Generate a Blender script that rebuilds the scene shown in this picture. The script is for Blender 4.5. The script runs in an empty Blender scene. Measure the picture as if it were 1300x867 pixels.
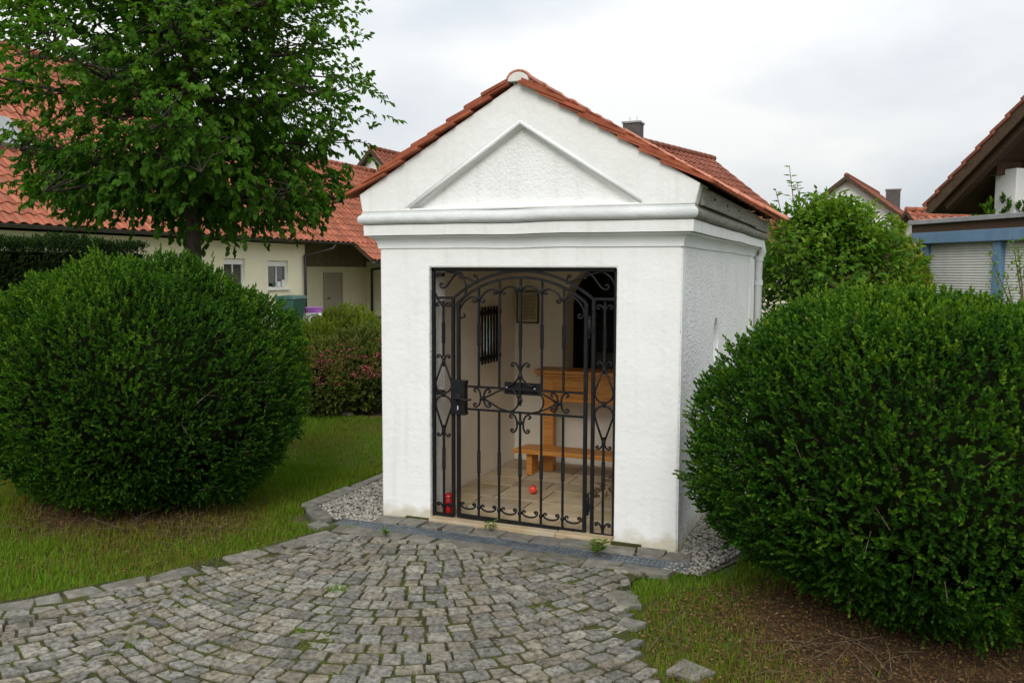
import bpy, bmesh, math, random
import numpy as np
from mathutils import Vector, Matrix

random.seed(7)
rng = np.random.default_rng(11)
scene = bpy.context.scene
COL = scene.collection
R = math.radians

# ------------------------------------------------------------------ camera
# calibrated from the chapel: facade plane y = 0, left base corner = origin
CAM = Vector((3.174, -5.302, 1.75))
F_PX = 1096.8
YAW, PITCH, ROLL = R(-22.252), R(4.635), R(0.1765)
_fw = Vector((math.sin(YAW)*math.cos(PITCH), math.cos(YAW)*math.cos(PITCH), -math.sin(PITCH)))
_r = Vector((math.cos(YAW), -math.sin(YAW), 0))
_u = _r.cross(_fw)
RIGHT = _r*math.cos(ROLL) + _u*math.sin(ROLL)
UP = -_r*math.sin(ROLL) + _u*math.cos(ROLL)
FWD = _fw
cam_data = bpy.data.cameras.new('camera')
cam_data.sensor_width = 36.0
cam_data.lens = F_PX/1300*36
cam_data.clip_start = 0.05
cam_data.clip_end = 2000
cam = bpy.data.objects.new('camera', cam_data)
COL.objects.link(cam)
m3 = Matrix((RIGHT, UP, -FWD)).transposed()
cam.matrix_world = Matrix.Translation(CAM) @ m3.to_4x4()
scene.camera = cam

def ray(x, y):
    return FWD + RIGHT*((x-650)/F_PX) - UP*((y-433.5)/F_PX)
def on_y(x, y, Y):
    d = ray(x, y); return CAM + d*((Y-CAM.y)/d.y)
def on_x(x, y, X):
    d = ray(x, y); return CAM + d*((X-CAM.x)/d.x)
def on_z(x, y, Z=0.0):
    d = ray(x, y); return CAM + d*((Z-CAM.z)/d.z)
def at_depth(x, y, D):
    return CAM + ray(x, y)*D

# ------------------------------------------------------------------ world, sun, exposure
SUN_EL, SUN_AZ = R(37), R(168)      # azimuth clockwise from +Y: veiled sun behind the camera
world = bpy.data.worlds.new('World')
scene.world = world
world.use_nodes = True
wn, wl = world.node_tree.nodes, world.node_tree.links
for n in list(wn): wn.remove(n)
w_out = wn.new('ShaderNodeOutputWorld')
w_bg = wn.new('ShaderNodeBackground'); w_bg.inputs['Strength'].default_value = 0.1
w_sky = wn.new('ShaderNodeTexSky'); w_sky.sky_type = 'NISHITA'; w_sky.sun_disc = False
w_sky.sun_elevation = SUN_EL; w_sky.sun_rotation = SUN_AZ
w_tc = wn.new('ShaderNodeTexCoord')
w_sep = wn.new('ShaderNodeSeparateXYZ')
wl.new(w_tc.outputs['Generated'], w_sep.inputs[0])
w_map = wn.new('ShaderNodeMapping'); w_map.inputs['Scale'].default_value = (1.0, 1.0, 2.6)
wl.new(w_tc.outputs['Generated'], w_map.inputs[0])
w_noise = wn.new('ShaderNodeTexNoise'); w_noise.inputs['Scale'].default_value = 1.9
w_noise.inputs['Detail'].default_value = 5; w_noise.inputs['Roughness'].default_value = 0.5
wl.new(w_map.outputs[0], w_noise.inputs['Vector'])
w_ramp = wn.new('ShaderNodeValToRGB')
w_ramp.color_ramp.elements[0].position = 0.38; w_ramp.color_ramp.elements[0].color = (0.66, 0.715, 0.775, 1)
w_ramp.color_ramp.elements[1].position = 0.60; w_ramp.color_ramp.elements[1].color = (1.0, 1.0, 0.985, 1)
wl.new(w_noise.outputs['Fac'], w_ramp.inputs[0])
# overcast sky: the zenith is brighter than the horizon
w_lum = wn.new('ShaderNodeMath'); w_lum.operation = 'MULTIPLY_ADD'; w_lum.use_clamp = False
w_max = wn.new('ShaderNodeMath'); w_max.operation = 'MAXIMUM'; w_max.inputs[1].default_value = 0
wl.new(w_sep.outputs['Z'], w_max.inputs[0])
wl.new(w_max.outputs[0], w_lum.inputs[0]); w_lum.inputs[1].default_value = 9.0; w_lum.inputs[2].default_value = 6.9
w_mul = wn.new('ShaderNodeVectorMath'); w_mul.operation = 'SCALE'
wl.new(w_ramp.outputs[0], w_mul.inputs[0]); wl.new(w_lum.outputs[0], w_mul.inputs['Scale'])
w_mix = wn.new('ShaderNodeMix'); w_mix.data_type = 'RGBA'; w_mix.inputs['Factor'].default_value = 0.93
wl.new(w_sky.outputs[0], w_mix.inputs['A']); wl.new(w_mul.outputs[0], w_mix.inputs['B'])
wl.new(w_mix.outputs['Result'], w_bg.inputs['Color'])
wl.new(w_bg.outputs[0], w_out.inputs[0])

sun_d = bpy.data.lights.new('sun', 'SUN')
sun_d.energy = 1.4; sun_d.angle = R(28); sun_d.color = (1.0, 0.965, 0.91)
sun = bpy.data.objects.new('sun', sun_d); COL.objects.link(sun)
_sd = Vector((math.sin(SUN_AZ)*math.cos(SUN_EL), math.cos(SUN_AZ)*math.cos(SUN_EL), math.sin(SUN_EL)))
sun.rotation_euler = _sd.to_track_quat('Z', 'Y').to_euler()

scene.render.engine = 'CYCLES'
scene.view_settings.view_transform = 'Standard'
scene.view_settings.look = 'None'
scene.view_settings.gamma = 1.0
scene.view_settings.exposure = 0.26
scene.view_settings.use_curve_mapping = False
scene.cycles.max_bounces = 8
scene.cycles.diffuse_bounces = 5
scene.cycles.transparent_max_bounces = 8

# ------------------------------------------------------------------ materials
def _nt(name):
    m = bpy.data.materials.new(name); m.use_nodes = True
    nt = m.node_tree
    b = nt.nodes['Principled BSDF']
    return m, nt, nt.nodes, nt.links, b

def rgba(c): return (c[0], c[1], c[2], 1)

def surf(name, c1, c2, scale=6.0, rough=0.8, bump=0.0, bump_scale=40.0, detail=6.0, spec=0.3, metallic=0.0,
         obj_var=0.0, tint_var=0.0, alts=None, lo=0.35, hi=0.65, bump_dist=0.01, c3=None, s3=2.0, t3=(0.55, 0.7), stretch=None):
    """two-tone noise colour, noise bump, per-object and per-piece brightness variation"""
    m, nt, N, L, b = _nt(name)
    tc = N.new('ShaderNodeTexCoord')
    vec = tc.outputs['Object']
    if stretch:
        mp = N.new('ShaderNodeMapping'); mp.inputs['Scale'].default_value = stretch
        L.new(vec, mp.inputs[0]); vec = mp.outputs[0]
    if obj_var:
        oi = N.new('ShaderNodeObjectInfo')
        off = N.new('ShaderNodeVectorMath'); off.operation = 'MULTIPLY_ADD'
        comb = N.new('ShaderNodeCombineXYZ')
        for k in range(3): L.new(oi.outputs['Random'], comb.inputs[k])
        L.new(comb.outputs[0], off.inputs[0]); off.inputs[1].default_value = (37, 19, 53); L.new(vec, off.inputs[2])
        vec = off.outputs[0]
    n = N.new('ShaderNodeTexNoise'); n.inputs['Scale'].default_value = scale; n.inputs['Detail'].default_value = detail
    n.inputs['Roughness'].default_value = 0.6
    L.new(vec, n.inputs['Vector'])
    rp = N.new('ShaderNodeValToRGB')
    rp.color_ramp.elements[0].position = lo; rp.color_ramp.elements[0].color = rgba(c1)
    rp.color_ramp.elements[1].position = hi; rp.color_ramp.elements[1].color = rgba(c2)
    L.new(n.outputs['Fac'], rp.inputs[0])
    col = rp.outputs[0]
    if c3:
        n3 = N.new('ShaderNodeTexNoise'); n3.inputs['Scale'].default_value = s3; n3.inputs['Detail'].default_value = 7
        n3.inputs['Roughness'].default_value = 0.65
        L.new(vec, n3.inputs['Vector'])
        r3 = N.new('ShaderNodeValToRGB')
        r3.color_ramp.elements[0].position = t3[0]; r3.color_ramp.elements[0].color = (0, 0, 0, 1)
        r3.color_ramp.elements[1].position = t3[1]; r3.color_ramp.elements[1].color = (1, 1, 1, 1)
        L.new(n3.outputs['Fac'], r3.inputs[0])
        mx = N.new('ShaderNodeMix'); mx.data_type = 'RGBA'
        L.new(r3.outputs[0], mx.inputs['Factor']); L.new(col, mx.inputs['A']); mx.inputs['B'].default_value = rgba(c3)
        col = mx.outputs['Result']
    if obj_var or tint_var:
        add = None
        if obj_var:
            mo = N.new('ShaderNodeMath'); mo.operation = 'MULTIPLY_ADD'
            L.new(oi.outputs['Random'], mo.inputs[0]); mo.inputs[1].default_value = obj_var; mo.inputs[2].default_value = 1-obj_var/2
            add = mo.outputs[0]
        if tint_var:
            at = N.new('ShaderNodeAttribute'); at.attribute_name = 'tint'
            mt = N.new('ShaderNodeMath'); mt.operation = 'MULTIPLY_ADD'
            L.new(at.outputs['Fac'], mt.inputs[0]); mt.inputs[1].default_value = tint_var; mt.inputs[2].default_value = 1-tint_var/2
            if add:
                mm = N.new('ShaderNodeMath'); mm.operation = 'MULTIPLY'
                L.new(add, mm.inputs[0]); L.new(mt.outputs[0], mm.inputs[1]); add = mm.outputs[0]
            else: add = mt.outputs[0]
        sc = N.new('ShaderNodeVectorMath'); sc.operation = 'SCALE'
        L.new(col, sc.inputs[0]); L.new(add, sc.inputs['Scale']); col = sc.outputs[0]
    if alts:      # a few distinct stone colours, picked per piece
        ao = N.new('ShaderNodeObjectInfo'); aa = N.new('ShaderNodeAttribute'); aa.attribute_name = 'tint'
        m1 = N.new('ShaderNodeMath'); m1.operation = 'MULTIPLY_ADD'; L.new(aa.outputs['Fac'], m1.inputs[0]); m1.inputs[1].default_value = 9.7
        m0 = N.new('ShaderNodeMath'); m0.operation = 'MULTIPLY'; L.new(ao.outputs['Random'], m0.inputs[0]); m0.inputs[1].default_value = 7.3
        L.new(m0.outputs[0], m1.inputs[2]); m2_ = N.new('ShaderNodeMath'); m2_.operation = 'FRACT'; L.new(m1.outputs[0], m2_.inputs[0])
        ar = N.new('ShaderNodeValToRGB'); ar.color_ramp.interpolation = 'CONSTANT'
        for i_, c_ in enumerate(alts):
            e_ = ar.color_ramp.elements[i_] if i_ < 2 else ar.color_ramp.elements.new(i_/len(alts))
            e_.position = i_/len(alts); e_.color = rgba(c_)
        L.new(m2_.outputs[0], ar.inputs[0])
        mm_ = N.new('ShaderNodeVectorMath'); mm_.operation = 'MULTIPLY'; L.new(col, mm_.inputs[0]); L.new(ar.outputs[0], mm_.inputs[1]); col = mm_.outputs[0]
    L.new(col, b.inputs['Base Color'])
    b.inputs['Roughness'].default_value = rough
    b.inputs['Metallic'].default_value = metallic
    b.inputs['Specular IOR Level'].default_value = spec
    if bump:
        nb = N.new('ShaderNodeTexNoise'); nb.inputs['Scale'].default_value = bump_scale; nb.inputs['Detail'].default_value = 6
        nb.inputs['Roughness'].default_value = 0.6
        L.new(vec, nb.inputs['Vector'])
        bp = N.new('ShaderNodeBump'); bp.inputs['Strength'].default_value = bump; bp.inputs['Distance'].default_value = bump_dist
        L.new(nb.outputs['Fac'], bp.inputs['Height'])
        L.new(bp.outputs[0], b.inputs['Normal'])
    return m

def leaf_mat(name, dark, mid, light, rough=0.45, transl=0.35, spec=0.16):
    """leaf: colour by the 'tint' of each leaf, part of the light passes through"""
    m, nt, N, L, b = _nt(name)
    at = N.new('ShaderNodeAttribute'); at.attribute_name = 'tint'
    rp = N.new('ShaderNodeValToRGB')
    rp.color_ramp.elements[0].position = 0.0; rp.color_ramp.elements[0].color = rgba(dark)
    rp.color_ramp.elements[1].position = 1.0; rp.color_ramp.elements[1].color = rgba(light)
    e = rp.color_ramp.elements.new(0.5); e.color = rgba(mid)
    L.new(at.outputs['Fac'], rp.inputs[0])
    L.new(rp.outputs[0], b.inputs['Base Color'])
    b.inputs['Roughness'].default_value = rough
    b.inputs['Specular IOR Level'].default_value = spec
    tr = N.new('ShaderNodeBsdfTranslucent')
    sc = N.new('ShaderNodeVectorMath'); sc.operation = 'MULTIPLY'; sc.inputs[1].default_value = (1.0, 1.15, 0.5)
    L.new(rp.outputs[0], sc.inputs[0]); L.new(sc.outputs[0], tr.inputs['Color'])
    mx = N.new('ShaderNodeMixShader'); mx.inputs[0].default_value = transl
    L.new(b.outputs[0], mx.inputs[1]); L.new(tr.outputs[0], mx.inputs[2])
    L.new(mx.outputs[0], N['Material Output'].inputs['Surface'])
    return m

def plaster(name, c1, c2, bump, bscale, grime=(0.55, 0.53, 0.44), base_grime=True, coarse=0.0):
    m, nt, N, L, b = _nt(name)
    tc = N.new('ShaderNodeTexCoord'); vec = tc.outputs['Object']
    n = N.new('ShaderNodeTexNoise'); n.inputs['Scale'].default_value = 3.0; n.inputs['Detail'].default_value = 8
    n.inputs['Roughness'].default_value = 0.6
    L.new(vec, n.inputs['Vector'])
    rp = N.new('ShaderNodeValToRGB')
    rp.color_ramp.elements[0].position = 0.3; rp.color_ramp.elements[0].color = rgba(c1)
    rp.color_ramp.elements[1].position = 0.7; rp.color_ramp.elements[1].color = rgba(c2)
    L.new(n.outputs['Fac'], rp.inputs[0]); col = rp.outputs[0]
    # fine flecks of dirt
    nf = N.new('ShaderNodeTexNoise'); nf.inputs['Scale'].default_value = 45; nf.inputs['Detail'].default_value = 4
    L.new(vec, nf.inputs['Vector'])
    rf = N.new('ShaderNodeValToRGB')
    rf.color_ramp.elements[0].position = 0.64; rf.color_ramp.elements[0].color = (0, 0, 0, 1)
    rf.color_ramp.elements[1].position = 0.80; rf.color_ramp.elements[1].color = (0.55, 0.55, 0.55, 1)
    L.new(nf.outputs['Fac'], rf.inputs[0])
    mx = N.new('ShaderNodeMix'); mx.data_type = 'RGBA'
    L.new(rf.outputs[0], mx.inputs['Factor']); L.new(col, mx.inputs['A']); mx.inputs['B'].default_value = rgba(grime)
    col = mx.outputs['Result']
    if base_grime:   # faint rain streaks
        ms = N.new('ShaderNodeMapping'); ms.inputs['Scale'].default_value = (16, 16, 0.9); L.new(vec, ms.inputs[0])
        ns = N.new('ShaderNodeTexNoise'); ns.inputs['Scale'].default_value = 1.0; ns.inputs['Detail'].default_value = 5; L.new(ms.outputs[0], ns.inputs['Vector'])
        rs = N.new('ShaderNodeValToRGB')
        rs.color_ramp.elements[0].position = 0.52; rs.color_ramp.elements[0].color = (0, 0, 0, 1)
        rs.color_ramp.elements[1].position = 0.78; rs.color_ramp.elements[1].color = (0.34, 0.34, 0.34, 1)
        L.new(ns.outputs['Fac'], rs.inputs[0])
        mk = N.new('ShaderNodeMix'); mk.data_type = 'RGBA'
        L.new(rs.outputs[0], mk.inputs['Factor']); L.new(col, mk.inputs['A']); mk.inputs['B'].default_value = rgba((0.60, 0.595, 0.56)); col = mk.outputs['Result']
    if base_grime:   # splash stains just above the ground, ragged
        geo = N.new('ShaderNodeNewGeometry'); sp = N.new('ShaderNodeSeparateXYZ'); L.new(geo.outputs['Position'], sp.inputs[0])
        ng = N.new('ShaderNodeTexNoise'); ng.inputs['Scale'].default_value = 9; ng.inputs['Detail'].default_value = 6
        L.new(vec, ng.inputs['Vector'])
        ma = N.new('ShaderNodeMath'); ma.operation = 'MULTIPLY_ADD'; ma.inputs[1].default_value = 0.27; L.new(ng.outputs['Fac'], ma.inputs[0])
        neg = N.new('ShaderNodeMath'); neg.operation = 'MULTIPLY'; neg.inputs[1].default_value = -1; L.new(sp.outputs['Z'], neg.inputs[0])
        L.new(neg.outputs[0], ma.inputs[2])
        rg = N.new('ShaderNodeValToRGB')
        rg.color_ramp.elements[0].position = 0.03; rg.color_ramp.elements[0].color = (0, 0, 0, 1)
        rg.color_ramp.elements[1].position = 0.12; rg.color_ramp.elements[1].color = (0.75, 0.75, 0.75, 1)
        L.new(ma.outputs[0], rg.inputs[0])
        m2 = N.new('ShaderNodeMix'); m2.data_type = 'RGBA'
        L.new(rg.outputs[0], m2.inputs['Factor']); L.new(col, m2.inputs['A']); m2.inputs['B'].default_value = rgba((0.5, 0.44, 0.3))
        col = m2.outputs['Result']
    L.new(col, b.inputs['Base Color'])
    b.inputs['Roughness'].default_value = 0.9; b.inputs['Specular IOR Level'].default_value = 0.15
    nb = N.new('ShaderNodeTexNoise'); nb.inputs['Scale'].default_value = bscale; nb.inputs['Detail'].default_value = 5
    nb.inputs['Roughness'].default_value = 0.55; L.new(vec, nb.inputs['Vector'])
    n2 = N.new('ShaderNodeTexNoise'); n2.inputs['Scale'].default_value = 5; n2.inputs['Detail'].default_value = 3; L.new(vec, n2.inputs['Vector'])
    ad = N.new('ShaderNodeMath'); ad.operation = 'MULTIPLY_ADD'; ad.inputs[1].default_value = 1.6
    L.new(n2.outputs['Fac'], ad.inputs[0]); L.new(nb.outputs['Fac'], ad.inputs[2])
    h = ad.outputs[0]
    if coarse:
        vo = N.new('ShaderNodeTexVoronoi'); vo.inputs['Scale'].default_value = 55; L.new(vec, vo.inputs['Vector'])
        a2 = N.new('ShaderNodeMath'); a2.operation = 'MULTIPLY_ADD'; a2.inputs[1].default_value = coarse
        L.new(vo.outputs['Distance'], a2.inputs[0]); L.new(h, a2.inputs[2]); h = a2.outputs[0]
    bp = N.new('ShaderNodeBump'); bp.inputs['Strength'].default_value = bump; bp.inputs['Distance'].default_value = 0.012
    L.new(h, bp.inputs['Height']); L.new(bp.outputs[0], b.inputs['Normal'])
    return m

M = {}
M['white'] = plaster('white_limewash', (0.80, 0.80, 0.78), (0.86, 0.86, 0.85), 0.35, 22)
M['white_rough'] = plaster('white_roughcast', (0.76, 0.77, 0.76), (0.86, 0.86, 0.85), 0.6, 40, coarse=0.6)
M['white_tymp'] = plaster('white_tympanum', (0.80, 0.81, 0.80), (0.86, 0.86, 0.85), 0.5, 34, coarse=0.45)
M['inner'] = plaster('cream_plaster', (0.76, 0.69, 0.57), (0.83, 0.77, 0.65), 0.3, 20, grime=(0.4, 0.34, 0.25), base_grime=False)
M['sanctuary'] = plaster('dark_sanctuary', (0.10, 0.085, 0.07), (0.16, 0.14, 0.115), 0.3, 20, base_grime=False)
M['moulding'] = plaster('white_moulding', (0.74, 0.76, 0.76), (0.84, 0.85, 0.85), 0.25, 18, grime=(0.45, 0.47, 0.45), base_grime=False)
M['moulding_grey'] = plaster('grey_moulding', (0.56, 0.58, 0.575), (0.72, 0.735, 0.73), 0.6, 18, grime=(0.3, 0.32, 0.3), base_grime=False)
M['old_wood'] = surf('weathered_wood', (0.20, 0.19, 0.16), (0.34, 0.33, 0.29), 7, 0.85, 0.4, 30, stretch=(6, 1, 8))
M['tile'] = surf('clay_tile', (0.27, 0.066, 0.030), (0.37, 0.105, 0.05), 9, 0.75, 0.35, 60, obj_var=0.35, tint_var=0.35, c3=(0.16, 0.07, 0.04), s3=5, t3=(0.6, 0.75))
M['ridge'] = surf('ridge_clay', (0.42, 0.15, 0.09), (0.55, 0.24, 0.16), 8, 0.8, 0.3, 50, obj_var=0.25, c3=(0.30, 0.25, 0.18), s3=6, t3=(0.6, 0.75))
M['tile_house'] = surf('pantile_red', (0.31, 0.092, 0.048), (0.41, 0.138, 0.076), 3, 0.75, 0.3, 40, obj_var=0.4, tint_var=0.4, c3=(0.20, 0.09, 0.055), s3=1.3, t3=(0.5, 0.75))
M['tile_brown'] = surf('pantile_brown', (0.20, 0.062, 0.036), (0.28, 0.09, 0.05), 3, 0.75, 0.2, 40, obj_var=0.25, tint_var=0.3)
M['mortar'] = surf('mortar', (0.62, 0.61, 0.57), (0.75, 0.74, 0.7), 12, 0.9, 0.4, 40)
M['moss'] = surf('moss', (0.10, 0.11, 0.02), (0.22, 0.2, 0.05), 30, 0.95, 0.6, 90)
M['iron'] = surf('black_iron', (0.004, 0.004, 0.005), (0.010, 0.010, 0.011), 20, 0.5, 0.25, 90, spec=0.25)
M['steel'] = surf('galvanised_steel', (0.11, 0.13, 0.15), (0.20, 0.225, 0.25), 15, 0.5, 0.2, 60, metallic=0.4, c3=(0.16, 0.14, 0.11), s3=6, t3=(0.55, 0.8))
M['zinc'] = surf('zinc_pipe', (0.5, 0.52, 0.53), (0.62, 0.63, 0.63), 8, 0.55, 0.1, 40)
M['granite'] = surf('granite', (0.076, 0.071, 0.060), (0.24, 0.226, 0.195), 38, 0.85, 0.7, 85, obj_var=0.4, tint_var=0.4, alts=[(1, 1, 1), (1.06, 1.0, .92), (.74, .74, .72), (1.2, 1.18, 1.12), (.95, .96, .97), (1.0, .93, .82), (1.05, 1.05, 1.03)], lo=0.33, hi=0.62,
                    c3=(0.13, 0.10, 0.06), s3=9, t3=(0.58, 0.72), bump_dist=0.008)
M['slab'] = surf('border_granite', (0.115, 0.108, 0.09), (0.215, 0.20, 0.17), 14, 0.88, 0.5, 60, obj_var=0.35, c3=(0.085, 0.085, 0.035), s3=5, t3=(0.55, 0.75))
M['bed'] = surf('joint_bed', (0.018, 0.015, 0.009), (0.042, 0.034, 0.019), 25, 0.95, 0.8, 120, c3=(0.055, 0.062, 0.010), s3=3.2, t3=(0.38, 0.55))
M['soil'] = surf('lawn_soil', (0.05, 0.04, 0.018), (0.10, 0.085, 0.03), 8, 0.95, 0.9, 90, c3=(0.06, 0.105, 0.010), s3=1.4, t3=(0.42, 0.6))
M['mulch'] = surf('mulch', (0.06, 0.035, 0.018), (0.15, 0.085, 0.04), 30, 0.95, 1.0, 120, c3=(0.035, 0.022, 0.012), s3=6, t3=(0.5, 0.7))
M['gravel'] = surf('gravel_stone', (0.22, 0.205, 0.175), (0.37, 0.345, 0.30), 20, 0.85, 0.2, 60, tint_var=1.1)
M['gravel_bed'] = surf('gravel_bed', (0.10, 0.095, 0.08), (0.2, 0.185, 0.16), 60, 0.9, 0.8, 120)
M['flag'] = surf('sandstone_flag', (0.36, 0.27, 0.155), (0.50, 0.40, 0.26), 5, 0.75, 0.3, 25, obj_var=0.3, c3=(0.36, 0.33, 0.27), s3=3, t3=(0.5, 0.7))
M['pine'] = surf('varnished_pine', (0.40, 0.145, 0.022), (0.62, 0.28, 0.06), 4, 0.42, 0.15, 30, spec=0.5, stretch=(1.2, 16, 16), obj_var=.15)
M['red'] = surf('red_plastic', (0.26, 0.004, 0.004), (0.36, 0.008, 0.007), 8, 0.3, spec=0.5)
M['red_bright'] = surf('red_cup', (0.75, 0.03, 0.015), (0.85, 0.06, 0.03), 8, 0.4, spec=0.5)
M['paper'] = None
M['bark'] = surf('bark', (0.035, 0.027, 0.02), (0.085, 0.07, 0.052), 18, 0.9, 0.9, 40, stretch=(3, 3, 0.7), bump_dist=0.02)
M['twig'] = surf('twig', (0.08, 0.055, 0.035), (0.16, 0.12, 0.08), 30, 0.9, 0.3, 60)
M['core'] = surf('dark_core', (0.006, 0.008, 0.004), (0.014, 0.016, 0.007), 20, 1.0, spec=0.0)  # near-black for the added cores that block light inside the foliage
M['box_leaf'] = leaf_mat('boxwood_leaf', (0.012, 0.044, 0.004), (0.044, 0.128, 0.007), (0.155, 0.265, 0.015), 0.55, 0.32)
M['tree_leaf'] = leaf_mat('tree_leaf', (0.026, 0.082, 0.006), (0.076, 0.19, 0.012), (0.21, 0.34, 0.024), 0.55, 0.45)
M['shrub_leaf'] = leaf_mat('shrub_leaf', (0.018, 0.066, 0.005), (0.048, 0.14, 0.009), (0.19, 0.31, 0.026), 0.55, 0.4)
M['hedge_leaf'] = leaf_mat('hedge_leaf', (0.012, 0.030, 0.006), (0.026, 0.062, 0.010), (0.06, 0.11, 0.016), 0.6, 0.2)
M['lime_leaf'] = leaf_mat('lime_leaf', (0.10, 0.15, 0.018), (0.22, 0.28, 0.03), (0.36, 0.40, 0.06), 0.55, 0.35)
M['spirea_leaf'] = leaf_mat('spirea_leaf', (0.05, 0.085, 0.016), (0.12, 0.16, 0.028), (0.24, 0.22, 0.05), 0.55, 0.3)
M['pink'] = leaf_mat('pink_flower', (0.26, 0.055, 0.06), (0.45, 0.12, 0.13), (0.6, 0.24, 0.22), 0.7, 0.3)
M['grass'] = leaf_mat('grass_blade', (0.20, 0.14, 0.036), (0.125, 0.20, 0.012), (0.14, 0.30, 0.015), 0.65, 0.35, 0.1)
M['litter'] = leaf_mat('dry_leaf', (0.09, 0.05, 0.022), (0.20, 0.115, 0.05), (0.36, 0.24, 0.12), 0.8, 0.15, 0.1)
M['cream'] = plaster('cream_render', (0.79, 0.75, 0.54), (0.85, 0.81, 0.61), 0.15, 30, base_grime=False)
M['housewhite'] = plaster('white_render', (0.76, 0.76, 0.74), (0.82, 0.82, 0.8), 0.15, 30, base_grime=False)
M['dark_wood'] = surf('dark_brown_wood', (0.045, 0.026, 0.014), (0.085, 0.05, 0.028), 8, 0.7, 0.3, 40, obj_var=0.2, stretch=(8, 8, 1))
M['board'] = surf('grey_brown_boards', (0.16, 0.13, 0.09), (0.25, 0.21, 0.15), 6, 0.8, 0.3, 30, obj_var=0.25)
M['gutter'] = surf('dark_gutter', (0.03, 0.028, 0.026), (0.06, 0.055, 0.05), 8, 0.5, spec=0.5)
M['frame_white'] = surf('white_pvc', (0.72, 0.73, 0.72), (0.8, 0.8, 0.79), 6, 0.4)
M['shutterbox'] = surf('grey_shutter_box', (0.42, 0.41, 0.36), (0.5, 0.49, 0.44), 6, 0.6)
M['doorpaint'] = surf('beige_door', (0.36, 0.33, 0.25), (0.42, 0.39, 0.3), 6, 0.5)
M['binplastic'] = surf('green_bin', (0.018, 0.075, 0.06), (0.03, 0.1, 0.08), 8, 0.45, spec=0.5)
M['purple'] = surf('purple_plastic', (0.33, 0.11, 0.45), (0.42, 0.16, 0.55), 8, 0.5)
M['black'] = surf('black_rubber', (0.01, 0.01, 0.01), (0.02, 0.02, 0.02), 8, 0.6)
M['blue'] = surf('blue_paint', (0.10, 0.185, 0.29), (0.13, 0.225, 0.34), 6, 0.45, 0.05, 30, spec=0.5)
M['slat'] = surf('grey_shutter', (0.55, 0.55, 0.52), (0.62, 0.62, 0.59), 5, 0.5, spec=0.4)
M['lead'] = surf('grey_flashing', (0.22, 0.23, 0.235), (0.31, 0.32, 0.325), 5, 0.55, 0.1, 20)
M['chimney'] = surf('slate_chimney', (0.07, 0.065, 0.06), (0.12, 0.11, 0.1), 10, 0.8, 0.2, 30)
M['solar'] = surf('solar_panel', (0.012, 0.012, 0.016), (0.02, 0.02, 0.026), 5, 0.25, spec=0.5)
M['rock'] = surf('rock', (0.3, 0.25, 0.18), (0.45, 0.4, 0.32), 12, 0.9, 0.5, 30)
def glass_mat():
    m, nt, N, L, b = _nt('window_glass')
    b.inputs['Base Color'].default_value = (0.03, 0.035, 0.04, 1); b.inputs['Roughness'].default_value = 0.04
    b.inputs['Specular IOR Level'].default_value = 1.0
    return m
M['glass'] = glass_mat()
def frosted_mat():
    m, nt, N, L, b = _nt('frosted_pane')
    tr = N.new('ShaderNodeBsdfTranslucent'); tr.inputs['Color'].default_value = (0.86, 0.9, 0.87, 1)
    tp = N.new('ShaderNodeBsdfTransparent'); mx = N.new('ShaderNodeMixShader'); mx.inputs[0].default_value = 0.3
    L.new(tr.outputs[0], mx.inputs[1]); L.new(tp.outputs[0], mx.inputs[2]); L.new(mx.outputs[0], N['Material Output'].inputs['Surface'])
    return m
M['frosted'] = frosted_mat()
def paper_mat():
    m, nt, N, L, b = _nt('printed_sheet')
    tc = N.new('ShaderNodeTexCoord'); sp = N.new('ShaderNodeSeparateXYZ'); L.new(tc.outputs['Generated'], sp.inputs[0])
    def mth(op, a=None, bb=None, av=None, bv=None, cv=None):
        n = N.new('ShaderNodeMath'); n.operation = op
        if a is not None: L.new(a, n.inputs[0])
        elif av is not None: n.inputs[0].default_value = av
        if bb is not None: L.new(bb, n.inputs[1])
        elif bv is not None: n.inputs[1].default_value = bv
        if cv is not None: n.inputs[2].default_value = cv
        return n.outputs[0]
    rows = mth('MULTIPLY', sp.outputs['Z'], bv=22); fr = mth('FRACT', rows); fl = mth('FLOOR', rows)
    band = mth('LESS_THAN', fr, bv=0.5)
    cb = N.new('ShaderNodeCombineXYZ'); x30 = mth('MULTIPLY', sp.outputs['X'], bv=26); L.new(x30, cb.inputs[0]); f7 = mth('MULTIPLY', fl, bv=7.3); L.new(f7, cb.inputs[1])
    no = N.new('ShaderNodeTexNoise'); no.inputs['Scale'].default_value = 1.0; L.new(cb.outputs[0], no.inputs['Vector'])
    word = mth('GREATER_THAN', no.outputs['Fac'], bv=0.42)
    ink = mth('MULTIPLY', band, word)
    cx = mth('ABSOLUTE', mth('SUBTRACT', sp.outputs['X'], bv=0.5)); inx = mth('LESS_THAN', cx, bv=0.39)
    cz = mth('ABSOLUTE', mth('SUBTRACT', sp.outputs['Z'], bv=0.5)); inz = mth('LESS_THAN', cz, bv=0.40)
    ink = mth('MULTIPLY', mth('MULTIPLY', ink, inx), inz)
    mx = N.new('ShaderNodeMix'); mx.data_type = 'RGBA'; L.new(ink, mx.inputs['Factor'])
    mx.inputs['A'].default_value = (0.52, 0.44, 0.26, 1); mx.inputs['B'].default_value = (0.10, 0.075, 0.04, 1)
    L.new(mx.outputs['Result'], b.inputs['Base Color']); b.inputs['Roughness'].default_value = 0.5
    return m
M['paper'] = paper_mat()

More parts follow.
